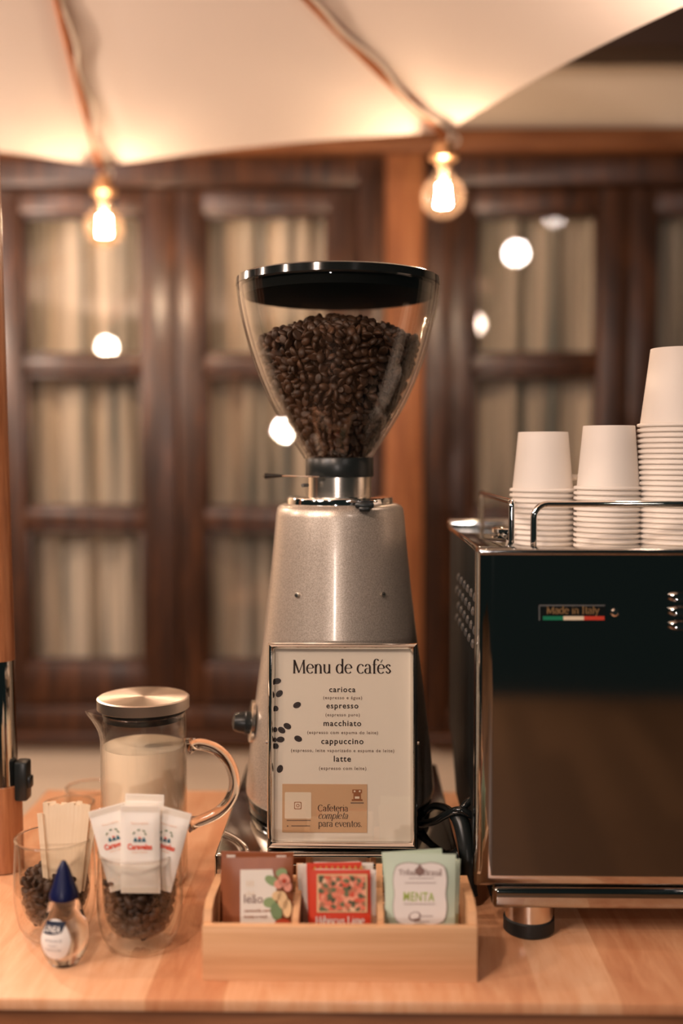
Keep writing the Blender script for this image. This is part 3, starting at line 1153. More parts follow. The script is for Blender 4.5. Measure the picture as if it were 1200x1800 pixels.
# tan business card tucked behind the glass
ca, cb = FM.px(496, 1462), FM.px(645, 1378)
card = obj('business_card', G().add(prism([(ca[0], ca[1]), (cb[0], ca[1]), (cb[0], cb[1]), (ca[0], cb[1])], 0.0005, FM.map(0.0018))), M['card'], mn, smooth=0)
card['org'] = mn['org']
W2 = 0.0026
g = G()
put(g, serif('Cafeteria', 0.2, 0.07), FM, 585, 1425, 53, W2, hs=1.1)
put(g, serif('completa', 0.2, 0.06, 0.3), FM, 585.5, 1438, 52, W2, hs=1.1)
put(g, serif('para eventos.', 0.2, 0.07), FM, 597.5, 1452, 76, W2, hs=1.1)
obj('card_lettering', g, M['ink'], card, smooth=0)
g = G()
for i, (x0, x1, y0, y1) in enumerate(((619, 636, 1387, 1393.5), (621, 634, 1393.5, 1404), (618, 637, 1404, 1407))):
    pxrect(g, x0, x1, y0, y1, FM, W2)
pxrect(g, 623.5, 631.5, 1399, 1403, FM, W2 + 0.0002, 1)
pxell(g, 623, 1390, 1.6, 1.6, 0, FM, W2 + 0.0002, 1)
pxell(g, 632, 1390, 1.6, 1.6, 0, FM, W2 + 0.0002, 1)
pxrect(g, 616, 639, 1409.5, 1411.5, FM, W2, 2)
obj('card_emblem', g, [M['copperink'], M['cardpale'], M['inklight']], card, smooth=0)
g = G()
pxrect(g, 504, 546, 1440.5, 1442, FM, W2, 2)
pxrect(g, 512, 545, 1450, 1451.5, FM, W2, 2)
pxell(g, 505.5, 1451, 1.3, 1.3, 0, FM, W2, 2)
obj('card_small_print', g, [M['copperink'], M['cardpale'], M['inklight']], card, smooth=0)
g = G()
flatpoly(g, rrect(*FM.px(500.5, 1438)[:1], FM.px(547, 1400)[0], FM.px(500, 1438)[1], FM.px(500, 1391.5)[1], 0.0012), FM, W2, 0)
for hw_, hh, mi_, dw in ((6.4, 6.4, 1, 0.0002), (5.2, 5.2, 0, 0.0003)):
    a0, b0 = FM.px(523.5 - hw_, 1415 + hh), FM.px(523.5 + hw_, 1415 - hh)
    flatpoly(g, rrect(a0[0], b0[0], a0[1], b0[1], 0.0011), FM, W2 + dw, mi_)
pxell(g, 523.5, 1415, 3.0, 3.0, 0, FM, W2 + 0.0004, 1)
pxell(g, 523.5, 1415, 1.9, 1.9, 0, FM, W2 + 0.0005, 0)
obj('card_panel', g, [M['cardpale'], M['copperink']], card, smooth=0)
obj('glazing', G().add(prism([(i4[0][0] - 0.0005, i4[0][1] - 0.0005), (i4[1][0] + 0.0005, i4[0][1] - 0.0005), (i4[1][0] + 0.0005, i4[2][1] + 0.0005), (i4[0][0] - 0.0005, i4[2][1] + 0.0005)], 0.0004, FM.map(0.0036))), M['pane'], mn, smooth=0)
for s in (-1, 1):
    ux = u1 if s > 0 else u0
    q = FM.P(ux + s * 0.0012, FM.px(735, 1306)[1], 0.001)
    obj('side_screw', tube([q - FM.r * s * 0.002, q + FM.r * s * 0.001], 0.0018, 10), M['satin'], mn)

# ------------------------------------------------------------------ milk jug
qj = ground(255, 1546, T)
XJ, YJ = qj.x, qj.y
SJ = YJ / F


def jz(py):
    return Zp(py, YJ, 255)


jg = thing('milk_jug', 'tall glass jug of milk with a round brushed steel lid', 'jug', (XJ, YJ, T))
ro, ri = 0.0480, 0.0458
zt = jz(1250)
po = [(0, T + 0.0005), (0.040, T + 0.0005), (0.045, T + 0.002), (ro, T + 0.007), (ro, zt - 0.004), (ro - 0.0004, zt - 0.001), (ro - 0.0011, zt), (ri, zt - 0.001), (ri, T + 0.011), (ri - 0.003, T + 0.007), (0.03, T + 0.006), (0, T + 0.006)]
# extra rings near the lip so the spout is smooth
po2 = po[:4] + [(ro, zt - 0.03), (ro, zt - 0.022), (ro, zt - 0.016), (ro, zt - 0.010), (ro, zt - 0.006)] + po[4:8] + [(ri, zt - 0.006), (ri, zt - 0.010), (ri, zt - 0.016), (ri, zt - 0.022), (ri, zt - 0.03)] + po[8:]
v, f = lathe(po2, 128, (XJ, YJ, 0))
nv = []
for x, y, z in v:
    dx, dy = x - XJ, y - YJ
    rr = math.hypot(dx, dy)
    if rr > 0.04 and z > zt - 0.03:
        an = math.atan2(dy, -dx)
        wgt = max(0.0, 1 - abs(an) / 0.60) ** 1.5 * max(0.0, 1 - (zt - z) / 0.029) ** 1.2
        k = 1 + wgt * 0.40
        x, y = XJ + dx * k, YJ + dy * k
    nv.append((x, y, z))
obj('glass_body', (nv, f), M['jugglass'], jg, smooth=50)
hpts = [at(x, y, YJ) for x, y in ((331, 1311), (345, 1308), (362, 1310), (380, 1317), (396, 1331), (407, 1350), (412, 1371), (410, 1392), (401, 1411), (385, 1427), (364, 1438), (345, 1445), (331, 1449))]
hpts = [Vector(p) for p in smooth_prof([tuple(p) for p in hpts], 4)]
nn = len(hpts)
obj('handle', tube(hpts, [0.0066 + 0.003 * max(0, 1 - min(i, nn - 1 - i) / 4) for i in range(nn)], 16), M['solidglass'], jg, smooth=60)
ld = obj('lid', lathe([(0, jz(1223.5)), (0.0495, jz(1223.5)), (0.0512, jz(1225.5)), (0.0512, jz(1243)), (0.050, jz(1244)), (0, jz(1244))], 128, (XJ, YJ, 0)), M['brushed'], jg, smooth=30)
ld['org'] = jg['org']
obj('lid_seal', lathe([(0, jz(1243)), (0.0455, jz(1243)), (0.0455, jz(1253)), (0.044, jz(1262)), (0.0, jz(1262))], 96, (XJ, YJ, 0)), M['black'], ld)
tag(obj('milk', lathe([(0, T + 0.0065), (0.034, T + 0.0068), (ri - 0.002, T + 0.011), (ri - 0.0004, T + 0.016), (ri - 0.0004, jz(1309)), (0.03, jz(1310)), (0, jz(1310))], 96, (XJ, YJ, 0)), M['milk'], base=(XJ, YJ, T + 0.0065)),
    'cream white milk filling most of the tall glass jug', 'milk')


# ------------------------------------------------------------------ double walled glasses
def tumbler(name, label, loc, k=1.0, kh=1.0, group=None):
    t = thing(name, label, 'glass', loc, group)
    out_ = smooth_prof([(0.0, 0.0008), (0.022, 0.0008), (0.029, 0.003), (0.0365, 0.013), (0.0405, 0.030), (0.0418, 0.050), (0.0408, 0.075), (0.0398, 0.0935)], 5)
    rim = [(0.0396, 0.0952), (0.0388, 0.0956), (0.0380, 0.0948)]
    inn = smooth_prof([(0.0376, 0.092), (0.0362, 0.075), (0.0360, 0.055), (0.0345, 0.036), (0.0285, 0.021), (0.017, 0.0135), (0.0, 0.012)], 5)
    obj('glass_wall', lathe([(r * k, loc[2] + z * kh) for r, z in out_ + rim + inn], 96, (loc[0], loc[1], 0)), M['glass'], t, smooth=60)
    obj('rim', tube([(loc[0] + 0.0392 * k * math.cos(2 * PI * i / 72), loc[1] + 0.0392 * k * math.sin(2 * PI * i / 72), loc[2] + 0.0952 * kh) for i in range(72)], 0.0012, 8, closed=True), M['solidglass'], t, smooth=80)
    return t


def tum_in(z, loc, k=1.0, kh=1.0):
    zz = (z - loc[2]) / kh
    return k * float(np.interp(zz, [0.012, 0.0135, 0.021, 0.036, 0.055, 0.075, 0.092], [0.002, 0.017, 0.0285, 0.0345, 0.0360, 0.0362, 0.0376])) - 0.001


ql = ground(98, 1643, T)
qr = ground(247, 1661, T)
locL, locR = (ql.x, ql.y, T), (qr.x, qr.y, T)
tumbler('double_wall_glass', 'clear double-walled glass with beans and wooden stirrers', locL, 0.965, 1.05)
tumbler('double_wall_glass', 'clear double-walled glass holding sugar sachets above coffee beans', locR)


def small_core(loc, zt_, k=1.0, kh=1.0):
    return [(0, loc[2] + 0.016 * kh)] + [(max(tum_in(loc[2] + z * kh, loc, k, kh) - 0.012, 0.003), loc[2] + z * kh) for z in (0.018, 0.026, 0.036, 0.046)] + [(0.015, zt_ - 0.014), (0, zt_ - 0.013)]


zl_ = T + 0.066
beans('coffee beans around the stirrers in the glass nearest the pole', lambda z: tum_in(z, locL, 0.965, 1.05), lambda r: zl_ + 0.004 * math.cos(r * 80), T + 0.014, (locL[0], locL[1]), 0.0112, 0.0058, 30000, 11, small_core(locL, zl_, 0.965, 1.05))
zr_ = T + 0.073
beans('coffee beans under the sugar sachets in their glass', lambda z: tum_in(z, locR), lambda r: zr_ + 0.003 * math.cos(r * 80), T + 0.0135, (locR[0], locR[1]), 0.0112, 0.0058, 30000, 12, small_core(locR, zr_ - 0.008), lambda P: (P[:, 1] < -0.008) & (np.abs(P[:, 0]) < 0.024) & (P[:, 2] > T + 0.055))

# two empty espresso glasses behind
q = ground(122, 1452, T)
tumbler('espresso_glass', 'small empty glass whose rim shows just behind the stirrers', (Xp(122, 1.28, 1412), 1.28, T), 0.74, 0.64)
tumbler('espresso_glass', 'small empty glass half hidden behind the milk jug', (Xp(160, 1.365, 1400), 1.365, T), 0.80, 0.56)

# ------------------------------------------------------------------ wooden stirrers
sticks = []
tops = [80 + 9.3 * i for i in range(9)] + [84.6 + 9.3 * i for i in range(8)]
for i, tx in enumerate(tops):
    bx = 88 + (tx - 80) * 0.66
    y = locL[1] - 0.014 + (0.0018 if i > 8 else 0)
    ty = 1414 + (-3, 2, -1, 1, -2)[i % 5] - (2 if i > 8 else 0)
    sticks.append((tx, ty, bx, y, 'flat pale wooden stirrer in the upright bundle above the beans', 'stirrers in the glass'))
sticks.append((70, 1430, 82, locL[1] - 0.017, 'pale wooden stirrer apart from the bundle, leaning towards the pole', None))
sticks.append((164, 1447, 143, locL[1] - 0.010, 'pale wooden stirrer leaning out towards the sugar sachets', None))
for tx, ty, bx, y, lab, grp in sticks:
    a = at(tx, ty, y + 0.004)
    bz = T + 0.050
    b = Vector((Xp(bx, y - 0.002, 1530), y - 0.002, bz))
    ax = (a - b).normalized()
    sd = Vector((1, 0, 0))
    sd = (sd - ax * sd.dot(ax)).normalized()
    nm = sd.cross(ax)
    g = G()
    hw_, ht = 0.00262, 0.0006
    poly = [(-hw_, 0), (hw_, 0), (hw_, 1), (hw_ * 0.9, 1.004), (-hw_ * 0.9, 1.004), (-hw_, 1)]
    Ls = (a - b).length
    g.add(prism(poly, 2 * ht, lambda u, v, w, b=b, sd=sd, ax=ax, nm=nm, Ls=Ls: b + sd * u + ax * (v * Ls) + nm * (w - ht)))
    o = obj('wooden_stirrer', g, M['stick'], base=tuple(b), smooth=0)
    tag(o, lab, 'stirrer', grp)


# ------------------------------------------------------------------ sachets
def pillow(fr, w, h, t, crimp=0.005, nx=12, ny=16):
    v, f = [], []
    for side in (1, -1):
        for j in range(ny + 1):
            for i in range(nx + 1):
                u = -1 + 2 * i / nx
                q = -1 + 2 * j / ny
                hh = h / 2 - crimp
                yq = abs(q) * h / 2
                tt = (1 - abs(u) ** 5) * (1 - min(yq / hh, 1.0) ** 5)
                v.append(fr.P(u * w / 2, h / 2 + q * h / 2, side * (t / 2 * tt + 0.0003)))
    n = (nx + 1) * (ny + 1)
    for s in (0, 1):
        for j in range(ny):
            for i in range(nx):
                k = s * n + j * (nx + 1) + i
                q4 = (k, k + 1, k + nx + 2, k + nx + 1)
                f.append(q4 if s == 0 else q4[::-1])
    ring = [i for i in range(nx + 1)] + [j * (nx + 1) + nx for j in range(1, ny + 1)] + [ny * (nx + 1) + i for i in range(nx - 1, -1, -1)] + [j * (nx + 1) for j in range(ny - 1, 0, -1)]
    for a_, b_ in zip(ring, ring[1:] + ring[:1]):
        f.append((b_, a_, a_ + n, b_ + n))
    return v, f


def sugar(label, xc, yb, Y, tilt, roll, w, h, printed=True):
    o = at(xc, yb, Y)
    fr = Frame(o, tilt, roll)
    t = thing('sugar_sachet', label, 'sugar sachet', tuple(o), None)
    obj('pouch', pillow(fr, w, h, 0.0055, 0.007), M['sugar'], t, smooth=60)
    for z0_ in (h - 0.0055, 0.001):
        g = G()
        for k in range(3):
            zz = z0_ + k * 0.0018
            g.add(([fr.P(-w / 2 + 0.001, zz, 0.0009), fr.P(w / 2 - 0.001, zz, 0.0009), fr.P(w / 2 - 0.001, zz + 0.0006, 0.0009), fr.P(-w / 2 + 0.001, zz + 0.0006, 0.0009)], [(0, 1, 2, 3)]))
        obj('crimped_seam', g, M['sugarclear'], t, smooth=0)
    if printed:
        g = G()
        D = 0.0036

        def word(shape, cv, wd, mi, hs=1.0):
            v, f = shape
            x0, x1 = min(a for a, b in v), max(a for a, b in v)
            s_ = wd / (x1 - x0)
            g.add(([fr.P((a - (x0 + x1) / 2) * s_, cv + b * s_ * hs, D) for a, b in v], f), mi)
        word(sans('Caravelas', 0.03), h * 0.515, w * 0.62, 0, 1.25)
        word(sans('açúcar refinado'), h * 0.475, w * 0.40, 3)
        word(sans('Puro e natural'), h * 0.80, w * 0.42, 3)
        for k in (-1, 0, 1):
            flatpoly(g, [(k * 0.004 - 0.0018, h * 0.60), (k * 0.004 + 0.0018, h * 0.60), (k * 0.004 + 0.0012, h * 0.63), (k * 0.004, h * 0.655), (k * 0.004 - 0.0014, h * 0.63)], fr, D, 1)
        flatpoly(g, [(-0.001, h * 0.63), (0.002, h * 0.645), (-0.001, h * 0.66)], fr, D + 0.0002, 0)
        for (a_, b_, ro_) in ((-0.0055, 0.70, 0.9), (0.0055, 0.69, -0.9), (-0.001, 0.735, 0.2), (0.004, 0.725, -0.4)):
            flatpoly(g, [(a_ + 0.0016 * math.cos(q_) * math.cos(ro_) - 0.0007 * math.sin(q_) * math.sin(ro_), h * b_ + 0.0016 * math.cos(q_) * math.sin(ro_) + 0.0007 * math.sin(q_) * math.cos(ro_)) for q_ in [2 * PI * z / 10 for z in range(10)]], fr, D, 2)
        obj('printed_mark', g, [M['redprint'], M['tealprint'], M['greenprint'], M['peachprint']], t, smooth=0)
    return t


yr = locR[1]
sugar('front centre sugar sachet standing upright over the others in its glass', 247, 1570, yr - 0.027, 0.03, 0.0, 0.0375, 0.084)
sugar('sugar sachet directly behind the upright front one, its top edge higher', 250, 1545, yr - 0.012, 0.05, 0.03, 0.0375, 0.082, False)
sugar('sugar sachet fanned out towards the stirrers', 226, 1560, yr - 0.020, 0.05, -0.27, 0.0365, 0.080)
sugar('sugar sachet fanned out towards the jug handle', 268, 1560, yr - 0.020, 0.05, 0.26, 0.0365, 0.078)

# ------------------------------------------------------------------ sweetener bottle
qs = ground(114, 1692, T)
XS, YS = qs.x, qs.y
SS = YS / F


def sz(py):
    return Zp(py, YS, 114)


sw = thing('sweetener_bottle', 'small clear sweetener bottle with a pointed navy cap', 'bottle', (XS, YS, T))
zc = sz(1576)
bp = smooth_prof([(0.0, 0.0012), (0.008, 0.0012), (0.0125, 0.0005), (0.0150, 0.004), (0.0190, 0.011), (0.0222, 0.022), (0.0224, 0.030), (0.0205, 0.039), (0.0172, 0.049), (0.0142, 0.058), (0.0134, zc - T), (0.0125, zc - T + 0.003), (0.0, zc - T + 0.003)], 4)
obj('bottle_body', lathe([(max(r, 0), T + z) for r, z in bp], 64, (XS, YS, 0)), M['liquid'], sw, smooth=60)
zt_ = sz(1513)
obj('pointed_cap', lathe([(0, zc - 0.0005), (0.0136, zc - 0.0005), (0.0138, zc + 0.003), (0.0115, zc + (zt_ - zc) * 0.25), (0.0058, zt_ - 0.008), (0.0030, zt_ - 0.002), (0.0016, zt_), (0, zt_ + 0.0003)], 48, (XS, YS, 0)), M['navy'], sw, smooth=40)
bz_ = [z for r, z in bp]
br_ = [r for r, z in bp]


def wrap(u, z, off=0.0005, a0=-PI / 2 - 0.22):
    r = float(np.interp(z, bz_[3:], br_[3:])) + off
    a = a0 + u / max(r, 0.012)
    return Vector((XS + r * math.cos(a), YS + r * math.sin(a), T + z))


_wrap0 = wrap


def wrap(u, z, off=0.0005):
    return _wrap0(u * 1.12, 0.031 + (z - 0.031) * 1.12, off)


def lab_poly(pts, off, n=1):
    return [wrap(a, b, off) for a, b in pts]


# rounded label
g = G()
ctr = (0.0, 0.031)
rings = 6
outl = [(0.0005 + 0.0145 * math.copysign(abs(math.cos(t)) ** 0.85, math.cos(t)) * (1.0 if math.sin(t) < 0 else 1 - 0.25 * math.sin(t)), 0.031 + 0.0165 * math.sin(t)) for t in [2 * PI * i / 40 for i in range(40)]]
vv = [wrap(*ctr)]
ff = []
for k in range(1, rings + 1):
    for a_, b_ in outl:
        vv.append(wrap(ctr[0] + (a_ - ctr[0]) * k / rings, ctr[1] + (b_ - ctr[1]) * k / rings))
for i in range(40):
    j = (i + 1) % 40
    ff.append((0, 1 + i, 1 + j))
    for k in range(rings - 1):
        ff.append((1 + k * 40 + i, 1 + (k + 1) * 40 + i, 1 + (k + 1) * 40 + j, 1 + k * 40 + j))
lb = obj('front_label', (vv, ff), M['label'], sw, smooth=60)
lb['org'] = sw['org']
g = G()
# dark swoosh panel with the word
nx_ = 12
top = [(-0.0085 + 0.0185 * i / nx_, 0.0455 + 0.0006 * math.sin(i / nx_ * 3)) for i in range(nx_ + 1)]
botm = [(-0.0105 + (0.0175 * i / nx_), 0.0350 + 0.0022 * (i / nx_) ** 3 + 0.0005) for i in range(nx_ + 1)]
vv, ff = [], []
for (a_, b_), (c_, d_) in zip(top, botm):
    for s_ in range(4):
        vv.append(wrap(a_ + (c_ - a_) * s_ / 3, b_ + (d_ - b_) * s_ / 3, 0.0009))
for i in range(nx_):
    for s_ in range(3):
        ff.append((i * 4 + s_, i * 4 + s_ + 1, i * 4 + s_ + 5, i * 4 + s_ + 4))
g.add((vv, ff), 0)
v, f = sans('LINEA', 0.02)
x0, x1 = min(a for a, b in v), max(a for a, b in v)
s_ = 0.0145 / (x1 - x0)
g.add(([wrap(-0.0085 + (a - x0) * s_ + b * s_ * 0.15, 0.0378 + b * s_ * 1.25, 0.0014) for a, b in v], f), 1)
for k, (txt, wd) in enumerate((('ADOÇANTE', 0.016), ('LÍQUIDO', 0.008), ('SUCRALOSE', 0.014))):
    v, f = sans(txt, 0.0)
    x0, x1 = min(a for a, b in v), max(a for a, b in v)
    s_ = wd / (x1 - x0)
    g.add(([wrap((a - (x0 + x1) / 2) * s_, 0.0300 - k * 0.0038 + b * s_, 0.0009) for a, b in v], f), 2)
obj('label_lettering', g, [M['labelnavy'], M['label'], M['labelgrey']], lb, smooth=0)

# ------------------------------------------------------------------ bamboo tea box
qa, qb2 = ground(355, 1726, T), ground(838, 1726, T)
bx0, bx1, by0 = qa.x, qb2.x, (qa.y + qb2.y) / 2
by1 = by0 + 0.098
bxx = thing('tea_box', 'long low bamboo tea box with three compartments at the table front', 'tea box', ((bx0 + bx1) / 2, (by0 + by1) / 2, T))
th_ = 0.0075
zf = Zp(1629, by0) - T
obj('front_panel', box(bx0, bx1, by0, by0 + th_, T, T + zf, 0.0008), M['bamboo'], bxx)
for x0 in (bx0, bx1 - th_):
    prof = [(by0 + th_ + 0.0002, 0), (by1, 0), (by1, 0.061), (by0 + 0.028, 0.066), (by0 + 0.012, 0.062), (by0 + th_ + 0.0002, 0.052)]
    obj('side_panel', prism(prof, th_, lambda u, v, w, x0=x0: Vector((x0 + w, u, T + v))), M['bamboo'], bxx, smooth=20)
obj('floor_board', box(bx0 + th_, bx1 - th_, by0 + th_, by1 - 0.001, T + 0.0005, T + 0.005), M['bamboo'], bxx)
obj('back_panel', box(bx0 + th_, bx1 - th_, by1 - 0.006, by1, T + 0.0005, T + 0.034, 0.0008), M['bamboo'], bxx)
obj('back_rail', box(bx0 + th_, bx1 - th_, by1 - 0.006, by1, T + 0.0555, T + 0.0610, 0.0008), M['bamboo'], bxx)
for px in (521, 668):
    xc = Xp(px, by0 + 0.03, 1590)
    prof = [(by0 + th_, 0.005), (by1 - 0.0065, 0.005), (by1 - 0.0065, 0.074), (by1 - 0.014, 0.078), (by1 - 0.022, 0.070), (by1 - 0.03, 0.060), (by0 + th_, 0.056)]
    obj('divider', prism(prof, 0.006, lambda u, v, w, xc=xc: Vector((xc - 0.003 + w, u, T + v))), M['bamboo'], bxx, smooth=20)

GZ = T + 0.006


def packet(name, label, xl_, xr_, ytop, Y, tilt, roll, mat_, thick=0.003, group=None):
    """sachet standing on the box floor; left, right and top edge in photo pixels"""
    xc = (xl_ + xr_) / 2
    o = Vector((Xp(xc, Y, 1580), Y, GZ))
    fr = Frame(o, tilt, roll)
    w = fr.px(xr_, ytop + 30)[0] - fr.px(xl_, ytop + 30)[0]
    h = fr.px(xc, ytop)[1]
    t = thing(name, label, 'tea sachet', tuple(o), group)
    obj('envelope', pillow(fr, w, h, thick, 0.003), mat_, t, smooth=60)
    return t, fr, thick / 2 + 0.0009


# brown infusion sachets
t, fr, W3 = packet('tea_sachet', 'brown tea sachet behind the one with the white flowered panel', 385, 512, 1497, by0 + 0.050, 0.10, 0.015, M['brownbag'], 0.004)
for xa_, xb_, ya_, yb_ in ((399, 414, 1501, 1509), (486, 503, 1502, 1507)):
    g = G()
    pxrect(g, xa_, xb_, ya_, yb_, fr, W3)
    obj('white_flap', g, M['bagwhite'], t, smooth=0)
t, fr, W3 = packet('tea_sachet', 'brown tea sachet with a white panel and printed flowers', 391, 514, 1507, by0 + 0.026, 0.13, -0.012, M['brownbag'], 0.006)
pn = G()
pxpoly(pn, [(423, 1640), (487, 1640), (483, 1590), (486, 1560), (479, 1526), (423, 1527)], fr, W3)
pn_o = obj('white_panel', pn, M['bagwhite'], t, smooth=0)
pn_o['org'] = t['org']
g = G()
W4 = W3 + 0.0004
put(g, sans('chá', 0.0), fr, 440, 1573, 17, W4, 0)
put(g, sans('leão', 0.006), fr, 446, 1585, 33, W4, 1)
put(g, sans('camomila com', 0.01), fr, 453, 1601, 46, W4, 2)
put(g, sans('laranja e maçã', 0.01), fr, 450, 1611, 40, W4, 2)
for k in range(3):
    pxrect(g, 434 + k * 5, 436 + k * 5, 1546, 1556, fr, W4, 3)
obj('panel_lettering', g, [M['cardpale'], M['mauveprint'], M['copperink'], M['cardpale']], pn_o, smooth=0)
g = G()
for cx, cy, rx, ry, ro_, mi in ((478, 1546, 13, 8, -0.5, 0), (495, 1532, 10, 8, 0.3, 0), (474, 1584, 11, 9, 0.2, 0), (486, 1600, 10, 16, 0.2, 1), (500, 1545, 10, 12, 0.4, 2), (490, 1552, 8, 8, 0.0, 2), (506, 1556, 7, 9, 0.0, 2), (497, 1580, 9, 16, 0.15, 3), (505, 1594, 8, 16, 0.0, 3), (487, 1572, 9, 8, 0.7, 3), (497, 1621, 14, 9, 0.0, 4), (500, 1546, 4, 4, 0, 4)):
    pxell(g, cx, cy, rx, ry, ro_, fr, W4 + 0.00015 * mi, mi)
obj('printed_flowers', g, [M['leaf'], M['leafdark'], M['pinkprint'], M['yellowprint'], M['brick']], pn_o, smooth=0)

# hibiscus sachets, front one red
red_spec = [
    ('white edged tea sachet at the back of the middle compartment beside its divider', 529, 640, 1516, by0 + 0.060, 0.05, -0.05, M['whitepack']),
    ('white tea sachet leaning left in the middle compartment, second in the row of white edges', 533, 641, 1521, by0 + 0.052, 0.06, -0.03, M['whitepack']),
    ('white tea sachet showing a tall edge strip just right of the red ones', 550, 654, 1516, by0 + 0.046, 0.06, 0.01, M['whitepack']),
    ('red tea sachet with only its ornamental top showing behind the flower picture', 543, 640, 1516, by0 + 0.040, 0.07, -0.03, M['redpack']),
    ('white tea sachet directly behind the red flower picture, showing at its right edge', 552, 659, 1528, by0 + 0.032, 0.08, 0.01, M['whitepack']),
]
for k, (lab, a_, b_, yt_, Y_, ti_, ro_, mt_) in enumerate(red_spec):
    t, fr, W3 = packet('tea_sachet', lab, a_, b_, yt_, Y_, ti_, ro_, mt_, 0.002)
    if mt_ is M['redpack']:
        g = G()
        for i in range(9):
            x = 549 + i * 10.2
            pxpoly(g, [(x, 1529 - i * 0.2), (x + 8.5, 1529 - i * 0.2), (x + 4.2, 1521 - i * 0.2)], fr, W3)
        obj('printed_border', g, M['goldprint'], t, smooth=0)
t, fr, W3 = packet('tea_sachet', 'red tea sachet with a framed flower picture and white lettering', 545, 652, 1529, by0 + 0.024, 0.10, -0.01, M['redpack'], 0.004)
g = G()
pxrect(g, 557, 645, 1535, 1602, fr, W3, 0)
pxrect(g, 560, 642, 1537.5, 1599.5, fr, W3 + 0.0003, 1)
obj('flower_picture', g, [M['yellowprint'], M['picture']], t, smooth=0)
g = G()
put(g, serif('Hibiscus Lime', 0.32, 0.16), fr, 598, 1623, 86, W3, hs=1.2)
obj('sachet_lettering', g, M['whitepack'], t, smooth=0)

# mint sachets
packet('tea_sachet', 'mint green tea sachet at the back, its slanted corner showing on top', 683, 789, 1494, by0 + 0.052, 0.06, -0.07, M['mint'], 0.003)
packet('tea_sachet', 'mint green tea sachet in the middle of three, showing along one side', 690, 804, 1508, by0 + 0.040, 0.07, 0.03, M['mint'], 0.003)
t, fr, W3 = packet('tea_sachet', 'front mint green tea sachet with a white scalloped label', 675, 798, 1500, by0 + 0.026, 0.10, 0.02, M['mint'], 0.006)


def scallop(x0, x1, y0, y1, n=48):
    pts = []
    cx, cy = (x0 + x1) / 2, (y0 + y1) / 2
    for i in range(n):
        a_ = 2 * PI * i / n
        c_, s_ = math.cos(a_), math.sin(a_)
        k = 1 / max(abs(c_) ** 9 + abs(s_) ** 9, 1e-6) ** (1 / 9)
        wob = 1 - 0.025 * math.cos(8 * a_)
        pts.append((cx + (x1 - x0) / 2 * c_ * k * wob, cy + (y1 - y0) / 2 * s_ * k * wob))
    return pts


lp = scallop(692, 783, 1516, 1621)
lo = [(737.5 + (a - 737.5) * 1.02, 1568.5 + (b - 1568.5) * 1.018) for a, b in lp]
g = G()
pxpoly(g, lo[::-1], fr, W3, 1)
pxpoly(g, lp[::-1], fr, W3 + 0.0003, 0)
ml = obj('scalloped_label', g, [M['mintwhite'], M['mauveprint']], t, smooth=0)
ml['org'] = t['org']
g = G()
W4 = W3 + 0.0007
put(g, serif('Tribal', 0.24, 0.09), fr, 715, 1535, 31, W4, 0)
put(g, serif('Brasil', 0.24, 0.09), fr, 759, 1536, 32, W4, 0)
pxpoly(g, [(737, 1516), (733, 1522), (728, 1527), (731, 1534), (737, 1538), (743, 1534), (746, 1527), (741, 1522)], fr, W4, 2)
pxell(g, 737, 1529, 2.5, 4, 0, fr, W4 + 0.0003, 0)
for x0, x1, y in ((718, 762, 1541), (711, 766, 1549), (709, 764, 1586)):
    pxrect(g, x0, x1, y, y + 0.9, fr, W4, 2)
put(g, sans('MENTA', 0.010, 1.1), fr, 735.5, 1580.5, 54, W4, 1, hs=1.42)
pxell(g, 728, 1608, 11, 8, 0.3, fr, W4, 2)
pxell(g, 728, 1607, 8.5, 6, 0.3, fr, W4 + 0.0003, 3)
pxell(g, 731, 1614, 7, 2.5, 0.1, fr, W4 + 0.0004, 2)
pxrect(g, 739, 760, 1607, 1608.2, fr, W4, 2)
pxrect(g, 739, 754, 1617, 1618.0, fr, W4, 2)
obj('label_lettering', g, [M['mauveprint'], M['limeprint'], M['mauveprint'], M['mintwhite']], ml, smooth=0)

# ------------------------------------------------------------------ espresso machine
YM = 1.045
mx0 = Xp(838, YM, 1300)
mx1 = mx0 + 0.74
ymb = 1.42
zmt = Zp(965, YM, 1000)
zmb = Zp(1566, YM, 1000)
zbr = Zp(1599, YM + 0.004, 1000)
em = thing('espresso_machine', 'large black and polished steel espresso machine on chrome feet', 'espresso machine', ((mx0 + mx1) / 2, (YM + ymb) / 2, T))
bm = bmesh.new()
bmesh.ops.create_cube(bm, size=1)
for v_ in bm.verts:
    v_.co = Vector((mx0 + (v_.co.x + 0.5) * (mx1 - mx0), YM + (v_.co.y + 0.5) * 0.029, zmb + (v_.co.z + 0.5) * (zmt - 0.004 - zmb)))
sel = [e_ for e_ in bm.edges if all(v_.co.y < YM + 0.01 for v_ in e_.verts) and not all(v_.co.z > zmt - 0.02 for v_ in e_.verts)]
bmesh.ops.bevel(bm, geom=sel, offset=0.0165, segments=10, affect='EDGES', profile=0.5)
bm.verts.index_update()
vf = ([v_.co.copy() for v_ in bm.verts], [[v_.index for v_ in f_.verts] for f_ in bm.faces])
bm.free()
fp = obj('front_panel', vf, M['mirror'], em, smooth=50)
fp['org'] = em['org']
g = G()
zt0, zt1 = zmt - 0.006, zmt
g.add(box(mx0 + 0.001, mx1 - 0.001, YM - 0.002, YM + 0.030, zt0, zt1, 0.002, 3))
g.add(box(mx0 + 0.001, mx0 + 0.045, YM + 0.028, ymb - 0.028, zt0, zt1, 0.002, 3))
g.add(box(mx1 - 0.045, mx1 - 0.001, YM + 0.028, ymb - 0.028, zt0, zt1, 0.002, 3))
g.add(box(mx0 + 0.001, mx1 - 0.001, ymb - 0.030, ymb, zt0, zt1 + 0.008, 0.003, 3))
obj('top_rim', g, M['steel'], em)
ztr = T + 0.372
